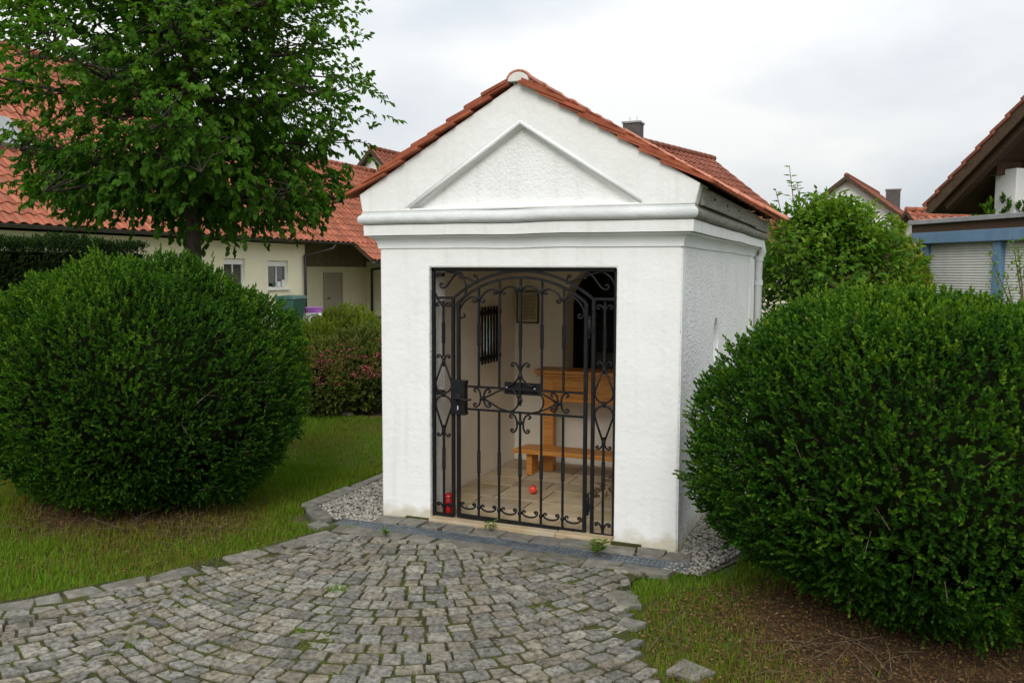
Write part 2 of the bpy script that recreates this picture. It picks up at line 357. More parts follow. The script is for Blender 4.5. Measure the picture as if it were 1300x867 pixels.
# ------------------------------------------------------------------ mesh helpers
class MB:
    def __init__(s): s.v = []; s.f = []; s.t = []
    def add(s, vs, fs, tint=None):
        o = len(s.v); s.v += [tuple(p) for p in vs]; s.f += [tuple(i+o for i in f) for f in fs]
        if tint is not None: s.t += [tint]*len(vs)
        return s
    def box(s, lo, hi, tint=None):
        x0, y0, z0 = lo; x1, y1, z1 = hi
        return s.add([(x0,y0,z0),(x1,y0,z0),(x1,y1,z0),(x0,y1,z0),(x0,y0,z1),(x1,y0,z1),(x1,y1,z1),(x0,y1,z1)],
                     [(0,3,2,1),(4,5,6,7),(0,1,5,4),(1,2,6,5),(2,3,7,6),(3,0,4,7)], tint)
    def obox(s, c, ax, ay, az, tint=None):
        c = Vector(c); ax, ay, az = Vector(ax), Vector(ay), Vector(az)
        vs = [c+ax*i+ay*j+az*k for k in (-1,1) for i, j in ((-1,-1),(1,-1),(1,1),(-1,1))]
        return s.add(vs, [(0,3,2,1),(4,5,6,7),(0,1,5,4),(1,2,6,5),(2,3,7,6),(3,0,4,7)], tint)
    def bar(s, a, b, w, d, up=(0,0,1)):
        a, b = Vector(a), Vector(b); ax = (b-a); l = ax.length; ax.normalize()
        u = Vector(up)
        if abs(ax.dot(u)) > 0.95: u = Vector((1,0,0))
        p = ax.cross(u).normalized(); q = p.cross(ax).normalized()
        return s.obox((a+b)/2, ax*l/2, p*w/2, q*d/2)
    def tube(s, pts, rad, n=6, caps=True, closed=False):
        pts = [Vector(p) for p in pts]; N = len(pts)
        rads = rad if hasattr(rad, '__len__') else [rad]*N
        vs = []; prev = None
        for i, p in enumerate(pts):
            if closed: t = pts[(i+1) % N]-pts[i-1]
            else: t = pts[min(i+1, N-1)]-pts[max(i-1, 0)]
            if t.length < 1e-9: t = Vector((0,0,1))
            t.normalize()
            if prev is None:
                a = Vector((0,0,1)) if abs(t.z) < 0.9 else Vector((1,0,0))
                e = t.cross(a).normalized()
            else:
                e = (prev-t*prev.dot(t))
                e = e.normalized() if e.length > 1e-6 else t.orthogonal().normalized()
            prev = e; g = t.cross(e)
            for k in range(n):
                an = 2*math.pi*k/n; vs.append(p+(e*math.cos(an)+g*math.sin(an))*rads[i])
        fs = []
        for i in range(N if closed else N-1):
            j = (i+1) % N
            for k in range(n):
                fs.append((i*n+k, i*n+(k+1) % n, j*n+(k+1) % n, j*n+k))
        if caps and not closed:
            fs.append(tuple(range(n-1, -1, -1))); fs.append(tuple((N-1)*n+k for k in range(n)))
        return s.add(vs, fs)
    def prism(s, poly, ax_u, ax_v, ax_w, o, d0, d1):
        """polygon in (u,v) at origin o, extruded along w from d0 to d1"""
        o, ax_u, ax_v, ax_w = Vector(o), Vector(ax_u), Vector(ax_v), Vector(ax_w)
        n = len(poly)
        vs = [o+ax_u*u+ax_v*v+ax_w*d for d in (d0, d1) for u, v in poly]
        fs = [tuple(range(n-1, -1, -1)), tuple(range(n, 2*n))]+[(i, (i+1) % n, n+(i+1) % n, n+i) for i in range(n)]
        return s.add(vs, fs)
    def lathe(s, prof, c, n=20, axis=None):
        c = Vector(c); q = axis.to_track_quat('Z', 'Y') if axis is not None else None
        vs = []
        for r, z in prof:
            for k in range(n):
                a = 2*math.pi*k/n; p = Vector((r*math.cos(a), r*math.sin(a), z))
                vs.append(c+(q @ p if q else p))
        fs = [(i*n+k, i*n+(k+1) % n, (i+1)*n+(k+1) % n, (i+1)*n+k) for i in range(len(prof)-1) for k in range(n)]
        fs.append(tuple(range(n-1, -1, -1))); fs.append(tuple((len(prof)-1)*n+k for k in range(n)))
        return s.add(vs, fs)
    def mesh(s, name, fix=True, smooth=False):
        me = bpy.data.meshes.new(name); me.from_pydata(s.v, [], s.f)
        if s.t and len(s.t) == len(s.v):
            at = me.attributes.new('tint', 'FLOAT', 'POINT'); at.data.foreach_set('value', s.t)
        if fix:
            bm = bmesh.new(); bm.from_mesh(me); bmesh.ops.recalc_face_normals(bm, faces=bm.faces); bm.to_mesh(me); bm.free()
        if smooth:
            me.polygons.foreach_set('use_smooth', [True]*len(me.polygons))
        me.update()
        return me
    def build(s, name, mat, parent=None, smooth=False, bevel=0, fix=True):
        return link(name, s.mesh(name, fix, smooth), mat, parent, bevel)

def link(name, me, mat=None, parent=None, bevel=0):
    o = bpy.data.objects.new(name, me); COL.objects.link(o)
    if mat is not None and not me.materials: me.materials.append(M[mat] if isinstance(mat, str) else mat)
    if parent is not None: o.parent = parent
    if bevel:
        b = o.modifiers.new('bevel', 'BEVEL'); b.width = bevel; b.segments = 2; b.limit_method = 'ANGLE'; b.angle_limit = R(40)
    return o

def thing(name, label, cat, loc=(0, 0, 0), group=None, rz=0.0):
    o = bpy.data.objects.new(name, None); COL.objects.link(o); o.location = loc; o.rotation_euler = (0, 0, rz)
    o.empty_display_size = 0.1
    return tag(o, label, cat, group)
def tag(o, label=None, cat=None, group=None, kind=None):
    if label: o['label'] = label
    if cat: o['category'] = cat
    if group: o['group'] = group
    if kind: o['kind'] = kind
    return o
def local(parent, pts):
    """world points -> coordinates of an un-rotated parent"""
    return [Vector(p)-parent.location for p in pts]

def np_mesh(name, verts, faces, mat, parent=None, tint=None, smooth=False):
    """verts (N,3), faces (F,k) of one size k, fast"""
    verts = np.asarray(verts, np.float32); faces = np.asarray(faces, np.int32)
    me = bpy.data.meshes.new(name); k = faces.shape[1]
    me.vertices.add(len(verts)); me.vertices.foreach_set('co', verts.ravel())
    me.loops.add(faces.size); me.loops.foreach_set('vertex_index', faces.ravel())
    me.polygons.add(len(faces))
    me.polygons.foreach_set('loop_start', np.arange(0, faces.size, k, dtype=np.int32))
    me.polygons.foreach_set('loop_total', np.full(len(faces), k, np.int32))
    if smooth: me.polygons.foreach_set('use_smooth', np.ones(len(faces), bool))
    me.update(calc_edges=True)
    if tint is not None:
        at = me.attributes.new('tint', 'FLOAT', 'POINT'); at.data.foreach_set('value', np.asarray(tint, np.float32))
    return link(name, me, mat, parent)

def unit(a): return a/np.maximum(np.linalg.norm(a, axis=-1, keepdims=True), 1e-9)
def wob(p, f, seed):
    """smooth pseudo-noise -1..1 on (N,3)"""
    r = np.random.default_rng(seed); o = np.zeros(len(p))
    for k in range(7):
        d = unit(r.normal(size=3)); o += np.sin(p @ d*f*(0.7+0.25*k)+r.uniform(0, 6.28))/(1+0.25*k)
    return o/3.2

def leaves(name, base, dirv, nor, ln, wd, tint, mat, parent=None, fold=0.18, detail=False):
    """one folded leaf for each base point, pointing along dirv"""
    dirv = unit(dirv); side = unit(np.cross(dirv, nor)); nor = np.cross(side, dirv)
    ln = np.broadcast_to(ln, (len(base),))[:, None]; wd = np.broadcast_to(wd, (len(base),))[:, None]
    n = len(base)
    if not detail:
        P = np.stack([base, base+dirv*ln*.45+side*wd*.5+nor*wd*fold, base+dirv*ln, base+dirv*ln*.45-side*wd*.5+nor*wd*fold], 1)
        F = np.array([[0, 1, 2], [0, 2, 3]])
    else:
        P = np.stack([base, base+dirv*ln*.3+side*wd*.46+nor*wd*fold, base+dirv*ln*.68+side*wd*.36+nor*(wd*fold*.5-ln*.06),
                      base+dirv*ln-nor*ln*.18, base+dirv*ln*.68-side*wd*.36+nor*(wd*fold*.5-ln*.06), base+dirv*ln*.3-side*wd*.46+nor*wd*fold], 1)
        F = np.array([[0, 1, 2], [0, 2, 3], [0, 3, 4], [0, 4, 5]])
    k = P.shape[1]
    faces = (F[None]+(np.arange(n)*k)[:, None, None]).reshape(-1, 3)
    return np_mesh(name, P.reshape(-1, 3), faces, mat, parent, np.repeat(np.clip(tint, 0, 1), k))

def sprigs(P, A, L, nleaf, spread=0.8):
    """leaf bases and directions for sprigs that start at P, run along A with length L"""
    n = len(P); A = unit(A)
    e1 = unit(np.cross(A, rng.normal(size=(n, 3)))); e2 = np.cross(A, e1)
    t = np.linspace(0.15, 1.0, nleaf)
    ph = np.arange(nleaf)*np.pi*0.5*1.0+np.repeat(np.arange((nleaf+1)//2), 2)[:nleaf]*0.9+np.tile([0, np.pi], (nleaf+1)//2)[:nleaf]
    ph = ph[None]+rng.uniform(-.4, .4, (n, nleaf))
    rad = e1[:, None]*np.cos(ph)[..., None]+e2[:, None]*np.sin(ph)[..., None]
    base = P[:, None]+A[:, None]*(t[None, :, None]*np.broadcast_to(L, (n,))[:, None, None])
    sp = spread*(1.15-0.75*t)[None, :, None]
    d = A[:, None]*np.sqrt(np.clip(1-sp**2, .05, 1))+rad*sp
    nor = A[:, None]*sp-rad*np.sqrt(np.clip(1-sp**2, .05, 1))
    return base.reshape(-1, 3), d.reshape(-1, 3), nor.reshape(-1, 3)

# ================================================================== GROUND
def lb(y): return float(np.interp(-y, [0.30, 0.37, 0.85, 1.56, 2.22, 2.85, 4.0], [-0.16, -0.13, -0.29, -0.57, -1.0, -1.65, -3.2]))
def rb(y): return float(np.interp(-y, [0.30, 0.56, 0.88, 1.25, 1.74, 2.2, 3.0, 4.0], [2.25, 2.03, 2.05, 2.17, 2.46, 2.85, 3.5, 4.2]))
PY0, PY1 = -0.34, -3.75           # paved from the drain towards the viewer
BL = np.array((-2.0, -0.24)); BRC = np.array((3.47, -0.30))     # feet of the two box bushes

g = MB(); S = 400
g.add([(-S, -S, -0.03), (S, -S, -0.03), (S, S, -0.03), (-S, S, -0.03)], [(0, 1, 2, 3)])
tag(g.build('lawn', 'soil'), kind='structure')

def disc_sheet(name, c, rx, ry, z, mat, seed, n=48):
    b = MB(); vs = [(c[0], c[1], z)]
    for k in range(n):
        a = 2*math.pi*k/n; w = 1+0.10*math.sin(3*a+seed)+0.07*math.sin(7*a+2*seed)+0.04*math.sin(13*a+seed)
        vs.append((c[0]+rx*w*math.cos(a), c[1]+ry*w*math.sin(a), z))
    b.add(vs, [(0, 1+k, 1+(k+1) % n) for k in range(n)])
    return tag(b.build(name, mat, fix=False), kind='structure')
disc_sheet('bare_soil', BL+np.array((0.15, -0.30)), 1.10, 0.82, -0.026, 'mulch', 1.0)
disc_sheet('mulch_bed', BRC+np.array((0.05, -0.40)), 0.98, 1.1, -0.026, 'mulch', 2.3)
disc_sheet('flower_bed', (-3.3, 4.3), 2.2, 0.75, -0.026, 'mulch', 4.1)

# paving: bed of sand and moss, setts laid in segmental arcs
bed = MB(); ys = np.linspace(PY0+0.27, PY1, 40); vs = []
for y in ys: vs += [(lb(y)-0.05, y, -0.0075), (rb(y)-0.04, y, -0.0075)]
bed.add(vs, [(2*i, 2*i+1, 2*i+3, 2*i+2) for i in range(len(ys)-1)])
paving = tag(bed.build('cobbled_paving', 'bed'), kind='structure')

ARC_C, ARC_R, ARC_U0 = 2.5, 1.62, 0.338
PU, PV = Vector((0.925, 0.379)).normalized(), Vector((-0.379, 0.925)).normalized()   # the laying pattern is turned against the facade
def sag(u):      # arcs of cobbles hang towards the viewer
    w_ = ((u-ARC_U0+ARC_C/2) % ARC_C)-ARC_C/2
    return -(math.sqrt(ARC_R**2-w_*w_)-math.sqrt(ARC_R**2-(ARC_C/2)**2))
def sett_geo(mb, quad, z, tint=None):
    """one granite sett: four plan corners, chamfered and slightly domed"""
    q = [Vector((p[0], p[1], 0)) for p in quad]; c = sum(q, Vector())/4
    out = []
    for i in range(4):
        a, b, d = q[i], q[i-1], q[(i+1) % 4]; cut = random.uniform(0.04, 0.13)
        out += [a+(b-a)*cut, a+(d-a)*cut*random.uniform(0.7, 1.2)]
    n = 8; vs = []
    tz = [random.gauss(0, 0.0018) for _ in range(n)]
    tx, ty = random.gauss(0, .022), random.gauss(0, .022)
    def ring(sc, zz, jit): return [(c.x+(p.x-c.x)*sc, c.y+(p.y-c.y)*sc, zz+(jit*tz[i])+(p.x-c.x)*tx+(p.y-c.y)*ty) for i, p in enumerate(out)]
    vs = ring(1.0, -0.022, 0)+ring(1.0, z-0.006, 1)+ring(0.94, z-0.001, 1)+ring(0.5, z+random.gauss(0, .001), 1.6)+[(c.x, c.y, z+random.gauss(0, .0015))]
    fs = []
    for r_ in range(3):
        fs += [(r_*n+k, r_*n+(k+1) % n, (r_+1)*n+(k+1) % n, (r_+1)*n+k) for k in range(n)]
    fs += [(3*n+k, 3*n+(k+1) % n, 4*n) for k in range(n)]
    mb.add(vs, fs, tint)

setts = []
row_h = 0.107
def row_v(k, u): return 2.6-k*row_h+sag(u)+0.006*math.sin(u*9+k*1.7)
def to_xy(u, v): return (PU.x*u+PV.x*v, PU.y*u+PV.y*v)
for k in range(62):
    u = -4.2+random.uniform(0, 0.12)
    while u < 4.2:
        slope = abs((sag(u+.02)-sag(u-.02))/.04)
        w = random.uniform(0.094, 0.134)*math.cos(math.atan(slope))**0.8
        gp, gr = random.uniform(0.0045, 0.008), random.uniform(0.0075, 0.0105)
        x0, x1 = u+gp, u+w-gp
        j = lambda: random.gauss(0, 0.0030)
        def shift(xx):      # side joints stand square to the arc
            sl_ = math.atan((sag(xx+.02)-sag(xx-.02))/.04); return math.sin(sl_)*math.cos(sl_)*row_h*.5
        s0, s1 = shift(x0), shift(x1)
        if (x0-ARC_U0+ARC_C/2) % ARC_C > (x1-ARC_U0+ARC_C/2) % ARC_C: s0 = s1 = 0
        quad = [(x0+s0+j(), row_v(k+1, x0+s0)+gr+j()), (x1+s1+j(), row_v(k+1, x1+s1)+gr+j()), (x1-s1+j(), row_v(k, x1-s1)-gr+j()), (x0-s0+j(), row_v(k, x0-s0)-gr+j())]
        u += w
        quad = [to_xy(*q) for q in quad]
        cx = sum(q[0] for q in quad)/4; cy = sum(q[1] for q in quad)/4
        if not (PY1 < cy < PY0-0.10): continue
        if cx < lb(cy)+0.17 or cx > rb(cy)-0.05+random.uniform(-.04, .05): continue
        setts.append((cx, cy, quad))
def in_view(p, mx=0.0, z=0.0):
    d = Vector((p[0], p[1], z))-CAM; f = d.dot(FWD)
    if f < .2: return False, f
    X = 650+F_PX*d.dot(RIGHT)/f; Y = 433.5-F_PX*d.dot(UP)/f
    return (-mx < X < 1300+mx and -mx < Y < 867+mx), f
setts.sort(key=lambda s: (0 if in_view(s)[0] else 1, in_view(s)[1]))
rest = MB()
for i, (cx, cy, quad) in enumerate(setts):
    z = random.gauss(0.002, 0.0035)
    if i < 300:
        b = MB(); o = Vector((cx, cy, 0)); sett_geo(b, [(p[0]-cx, p[1]-cy) for p in quad], z, 0.5)
        ob = b.build('sett', 'granite', paving, fix=False); ob.location = o
    else: sett_geo(rest, quad, z, random.random())
tag(rest.build('sett_field', 'granite', paving, fix=False), kind='stuff')

def stone_block(name, mat, parent, c, lx, ly, z0, z1, rz, jit=0.012, bevel=0.006):
    b = MB(); pts = [(-lx/2, -ly/2), (lx/2, -ly/2), (lx/2, ly/2), (-lx/2, ly/2)]
    pts = [(p[0]+random.gauss(0, jit), p[1]+random.gauss(0, jit)) for p in pts]
    b.prism(pts, (1, 0, 0), (0, 1, 0), (0, 0, 1), (0, 0, 0), z0, z1+random.gauss(0, .003))
    o = b.build(name, mat, parent, bevel=bevel); o.location = (c[0], c[1], 0); o.rotation_euler = (random.gauss(0, .012), random.gauss(0, .012), rz)
    return o
# border stones along the left edge of the cobbles
y = PY0-0.16
while y > PY1+0.1:
    l = random.uniform(0.11, 0.25)
    dx = lb(y-l)-lb(y); a = math.atan2(-l, dx)
    step = l*abs(math.sin(a))
    cy = y-step/2
    stone_block('border_stone', 'slab', paving, (lb(cy)+0.085, cy), l-0.015, random.uniform(0.12, 0.16), -0.03, max(-.003, random.gauss(0.002, .003)), a, jit=.012, bevel=.012)
    y -= step
# larger stones on both sides of the drain, and a few on the right edge
x = -0.14
while x < 2.12:
    l = random.uniform(0.16, 0.30)
    stone_block('border_stone', 'slab', paving, (x+l/2, -0.395+random.gauss(0, .006)), l-0.014, 0.125, -0.03, 0.006, random.gauss(0, .03))
    x += l
x = 0.02
while x < 2.1:
    l = random.uniform(0.15, 0.26)
    stone_block('border_stone', 'slab', paving, (x+l/2, -0.103+random.gauss(0, .004)), l-0.012, 0.165, -0.03, 0.010, random.gauss(0, .04))
    x += l
for (px, py, lx, ly) in [(876, 850, .20, .15), (797, 764, .13, .09), (800, 790, .12, .10), (790, 757, .15, .11)]:
    p = on_z(px, py); stone_block('border_stone', 'slab', paving, (p.x, p.y), lx, ly, -0.03, 0.003, random.uniform(-.5, .5))

# kerb of long stones beside the gravel strip on the chapel's left
kerb = tag(MB().box((-0.70, -0.02, -0.029), (-0.56, 4.6, -0.012)).build('kerb', 'bed'), kind='structure')
y = -0.02
for l in [0.62, 0.55, 0.7, 0.6, 0.8, 0.66, 0.7]:
    stone_block('kerb_stone', 'slab', kerb, (-0.63+0.03*y/4, y+l/2), random.uniform(.10, .125), l-0.02, -0.03, 0.010, random.gauss(0, .02), bevel=.012); y += l
for (x, yy, lx, ly, rz) in [(-0.53, -0.09, 0.19, 0.10, -0.75), (-0.38, -0.21, 0.20, 0.10, -0.7), (-0.27, -0.40, 0.14, 0.10, -0.3)]:
    stone_block('kerb_stone', 'slab', kerb, (x, yy), lx, ly, -0.03, 0.008, rz)

# gravel strips
def gravel(name, poly_fn, bounds, n, seed, size=(0.007, 0.016)):
    r = np.random.default_rng(seed)
    x0, x1, y0, y1 = bounds
    P = np.stack([r.uniform(x0, x1, n), r.uniform(y0, y1, n)], 1); P = P[[poly_fn(p[0], p[1]) for p in P]]
    ph = (1+5**.5)/2
    ico = unit(np.array([(-1, ph, 0), (1, ph, 0), (-1, -ph, 0), (1, -ph, 0), (0, -1, ph), (0, 1, ph), (0, -1, -ph), (0, 1, -ph), (ph, 0, -1), (ph, 0, 1), (-ph, 0, -1), (-ph, 0, 1)]))
    fa = np.array([(0, 11, 5), (0, 5, 1), (0, 1, 7), (0, 7, 10), (0, 10, 11), (1, 5, 9), (5, 11, 4), (11, 10, 2), (10, 7, 6), (7, 1, 8), (3, 9, 4), (3, 4, 2), (3, 2, 6), (3, 6, 8), (3, 8, 9), (4, 9, 5), (2, 4, 11), (6, 2, 10), (8, 6, 7), (9, 8, 1)])
    k = len(P); s = r.uniform(size[0], size[1], k)
    V = ico[None]*r.uniform(0.75, 1.2, (k, 12, 1)); V = V*np.stack([s*r.uniform(.8, 1.4, k), s*r.uniform(.7, 1.1, k), s*r.uniform(.5, .8, k)], 1)[:, None]
    a = r.uniform(0, 6.28, k); c, sn = np.cos(a)[:, None], np.sin(a)[:, None]
    V = np.stack([V[..., 0]*c-V[..., 1]*sn, V[..., 0]*sn+V[..., 1]*c, V[..., 2]], -1)
    V += np.concatenate([P, (-0.018+s*.3+r.uniform(0, .010, k))[:, None]], 1)[:, None]
    F = (fa[None]+(np.arange(k)*12)[:, None, None]).reshape(-1, 3)
    o = np_mesh(name, V.reshape(-1, 3), F, 'gravel', None, np.repeat(np.clip(r.normal(.5, .2, k), 0.05, 1), 12))
    return tag(o, 'pale loose gravel strip along the foot of the chapel wall', 'gravel', kind='stuff')
for nm, (a, b2, c, d) in {'gravel_bed': (-0.58, 0.03, -0.20, 3.9)}.items():
    tag(MB().add([(a, 0.0, -0.022), (-0.30, c, -0.022), (b2, c, -0.022), (b2, d, -0.022), (a, d, -0.022)], [(0, 1, 2, 3, 4)]).build(nm, 'gravel_bed', fix=False), kind='structure')
tag(MB().add([(2.1, -0.36, -0.022), (2.36, -0.30, -0.022), (2.52, 0.1, -0.022), (2.52, 3.9, -0.022), (2.1, 3.9, -0.022)], [(0, 1, 2, 3, 4)]).build('gravel_bed', 'gravel_bed', fix=False), kind='structure')
gravel('gravel', lambda x, y: x > -0.57 and x < 0.0 and y > -0.20-(x+.30)*0.7 and y > -.19, (-0.57, 0.0, -0.2, 2.6), 5600, 3)['label'] = 'pale loose gravel between the kerb and the chapel left wall'
gravel('gravel', lambda x, y: x < 2.34+0.35*max(0, y+0.3) or y > 0.2, (2.11, 2.50, -0.34, 2.2), 3900, 4)['label'] = 'pale loose gravel between the chapel right wall and the box bush'
gravel('gravel', lambda x, y: abs(y+0.10) < 0.14-0.03*math.sin(x*9), (-0.2, 2.2, -0.24, 0.0), 420, 5, (.005, .011))['label'] = 'scattered grit on the stones in front of the chapel'

# drain channel with slotted steel grate
dr = thing('drain_grate', 'long narrow galvanised steel drain grate in front of the chapel gate', 'drain', (-0.2, -0.26, 0))
DL = 2.46
MB().box((0, -0.062, -0.075), (DL, 0.062, -0.05)).build('channel', 'black', dr)
for yy in (-0.064, 0.056): MB().box((0, yy, -0.05), (DL, yy+0.008, 0.004)).build('rail', 'steel', dr)
b = MB()
for yy in (-0.019, 0.019): b.box((0, yy-0.006, -0.010), (DL, yy+0.006, 0.0))
b.build('divider', 'steel', dr)
b = MB(); n = int(DL/0.03)
for i in range(n):
    x = 0.015+i*0.03
    for yy in (-0.041, 0.0, 0.038):
        b.bar((x-0.008, yy-0.015, -0.004), (x+0.008, yy+0.015, -0.004), 0.008, 0.008)
tag(b.build('slot_bar', 'steel', dr), kind='stuff')

# ================================================================== CHAPEL
W, D, H = 2.126, 3.72, 1.905
chapel = thing('chapel', 'small whitewashed chapel with red tiled roof, pediment and iron gate', 'chapel')

def boolean(base_me, cutters):
    o = bpy.data.objects.new('tmp', base_me); COL.objects.link(o); tmp = []
    for c in cutters:
        oc = bpy.data.objects.new('tmpc', c); COL.objects.link(oc); tmp.append(oc)
        m = o.modifiers.new('b', 'BOOLEAN'); m.operation = 'DIFFERENCE'; m.object = oc; m.solver = 'EXACT'
    dg = bpy.context.evaluated_depsgraph_get()
    me = bpy.data.meshes.new_from_object(o.evaluated_get(dg))
    for t in tmp+[o]: bpy.data.objects.remove(t)
    return me
GX0, GX1, GZ1 = 0.387, 1.715, 1.774
def box_me(lo, hi): return MB().box(lo, hi).mesh('c')
def cyl_me(c, rad, x0, x1, sy=1.0, n=28):
    b = MB(); b.prism([(rad*sy*math.cos(2*math.pi*k/n), rad*math.sin(2*math.pi*k/n)) for k in range(n)], (0, 1, 0), (0, 0, 1), (1, 0, 0), (0, c[0], c[1]), x0, x1); return b.mesh('c')
arch_poly = [(0.74, 0.72), (1.70, 0.72), (1.70, 1.45)]+[(1.22+0.48*math.cos(a), 1.45+0.42*math.sin(a)) for a in np.linspace(0, math.pi, 16)[1:-1]]+[(0.74, 1.45)]
arch_b = MB(); arch_b.prism(arch_poly, (1, 0, 0), (0, 0, 1), (0, 1, 0), (0, 0, 0), 1.7, 2.3)
wall_me = boolean(box_me((0, 0, -0.06), (W, D, 2.16)), [
    box_me((0.27, 0.25, 0.02), (W-0.25, 1.87, 2.1)), box_me((GX0, -0.2, 0.02), (GX1, 0.4, GZ1)),
    box_me((0.36, 2.12, 0.02), (W-0.34, 3.45, 2.1)), arch_b.mesh('c'),
    cyl_me((1.28, 1.22), 0.165, -0.1, 0.4, 0.8), cyl_me((1.36, 1.235), 0.165, W-0.4, W+0.1, 0.72)])
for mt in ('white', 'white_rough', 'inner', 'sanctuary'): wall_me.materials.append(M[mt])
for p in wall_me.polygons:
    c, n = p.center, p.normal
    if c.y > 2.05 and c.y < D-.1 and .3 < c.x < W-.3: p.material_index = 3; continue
    inside = 0.02 < c.x < W-0.02 and 0.235 < c.y < D-0.1
    if inside and not (abs(n.x) < .95 and (c.x < .25 or c.x > W-.25)): p.material_index = 2
    elif abs(n.x) > .9 or n.y > .9: p.material_index = 1
    else: p.material_index = 0
wall = link('wall', wall_me, None, chapel, bevel=0.012)

# corner rendering bands, smooth, a few mm proud of the rough side wall
b = MB(); b.box((W-0.001, 3.30, 0.0), (W+0.010, D-0.01, H-0.03)); b.build('pilaster', 'white', chapel, bevel=0.004)
b = MB(); b.box((W-0.001, 0.006, 0.0), (W+0.005, 0.075, H-0.005)); b.build('corner_band', 'white', chapel, bevel=0.003)

def cornice(name, prof, mats, parent):
    """profile of (offset, z) carried round the four walls with mitred corners"""
    b = MB(); n = len(prof); vs = []
    for (cx, cy, sx, sy) in [(0, 0, -1, -1), (W, 0, 1, -1), (W, D, 1, 1), (0, D, -1, 1)]:
        vs += [(cx+sx*o, cy+sy*o, z) for o, z in prof]
    # split each side so that it can wave a little
    out = []; fs = []; seg = 14
    for s_ in range(4):
        A = vs[s_*n:(s_+1)*n]; B = vs[((s_+1) % 4)*n:((s_+1) % 4+1)*n]
        for i in range(seg+1):
            t = i/seg; wv = 0.0028*math.sin(t*11+s_*2)+0.002*math.sin(t*23+s_)
            wv *= math.sin(math.pi*t)
            out += [tuple(Vector(a).lerp(Vector(bb), t)+Vector((0, 0, wv))) for a, bb in zip(A, B)]
        o = s_*(seg+1)*n
        for i in range(seg):
            for k in range(n-1): fs.append((o+i*n+k, o+(i+1)*n+k, o+(i+1)*n+k+1, o+i*n+k+1))
    b.add(out, fs)
    ob = b.build(name, mats[0], parent, smooth=False)
    if len(mats) > 1:
        ob.data.materials.append(M[mats[1]])
        for p in ob.data.polygons: p.material_index = 1 if (p.center.x > W+0.01 and p.center.y > -0.02) or p.center.x < -0.5 else 0
    for p in ob.data.polygons: p.use_smooth = True
    m = ob.modifiers.new('e', 'EDGE_SPLIT'); m.split_angle = R(32)
    return ob
cy_prof = [(-0.01, H), (0.0, H)]+[(0.010, H+.002)]+[(0.010+0.042*(1-math.cos(t)), H+0.004+0.070*math.sin(t)) for t in np.linspace(0, math.pi/2, 7)[1:]]+[(0.056, H+0.076), (0.056, H+0.086), (-0.01, H+0.087)]
cornice('cornice_cove', cy_prof, ['moulding', 'moulding'], chapel)
cornice('cornice_fascia', [(-0.01, 1.994), (0.080, 1.994), (0.083, 2.064), (-0.01, 2.065)], ['white'], chapel)
tor = [(-0.01, 2.066), (0.066, 2.066)]+[(0.078+0.036*math.sin(t), 2.105-0.036*math.cos(t)) for t in np.linspace(0.1, math.pi-0.4, 8)]+[(0.088, 2.152), (-0.01, 2.153)]
cornice('cornice_torus', tor, ['moulding_grey', 'old_wood'], chapel)

# gable with recessed tympanum
RX = W/2+0.028; RZ = 2.925; EZ = 2.235; EXR = W+0.150; EXL = -0.150
yf = -0.088
outer = [(-0.088, 2.153), (W+0.088, 2.153), (W+0.118, 2.274), (RX, RZ+.034), (-0.112, 2.276)]
tri_o = [(0.245, 2.172), (1.875, 2.172), (RX, 2.715)]
tri_i = [(0.315, 2.176), (1.805, 2.176), (RX, 2.670)]
b = MB()
V = [(x, yf, z) for x, z in outer]+[(x, yf, z) for x, z in tri_o]+[(x, yf+0.062, z) for x, z in tri_i]+[(x, 0.2, z) for x, z in outer]
nO = 5
F = [(0, 1, 6, 5), (1, 2, 6), (2, 3, 7, 6), (3, 4, 5, 7), (4, 0, 5), (5, 6, 9, 8), (6, 7, 10, 9), (7, 5, 8, 10)]
F += [(i, (i+1) % 5, 11+(i+1) % 5, 11+i) for i in range(5)]+[(11, 12, 13, 14, 15)]
b.add(V, F); b.build('gable', 'white', chapel, bevel=0.008)
b = MB(); b.add([(x, yf+0.058, z) for x, z in [(0.29, 2.165), (1.83, 2.165), (RX, 2.68)]]+[(x, 0.1, z) for x, z in [(0.29, 2.165), (1.83, 2.165), (RX, 2.68)]], [(0, 1, 2), (5, 4, 3), (0, 3, 4, 1), (1, 4, 5, 2), (2, 5, 3, 0)])
b.build('tympanum', 'white_tymp', chapel)
# raking moulding: thin bead along the two slopes of the recess
for sgn in (-1, 1):
    a = Vector((RX+sgn*0.80, yf+0.004, 2.178)); c = Vector((RX, yf+0.004, 2.702))
    d = (c-a).normalized(); b = MB(); b.tube([a, c], 0.013, 10); b.build('raking_bead', 'moulding', chapel, smooth=True)
    nrm = Vector((-d.z*sgn*-1, 0, abs(d.x)))
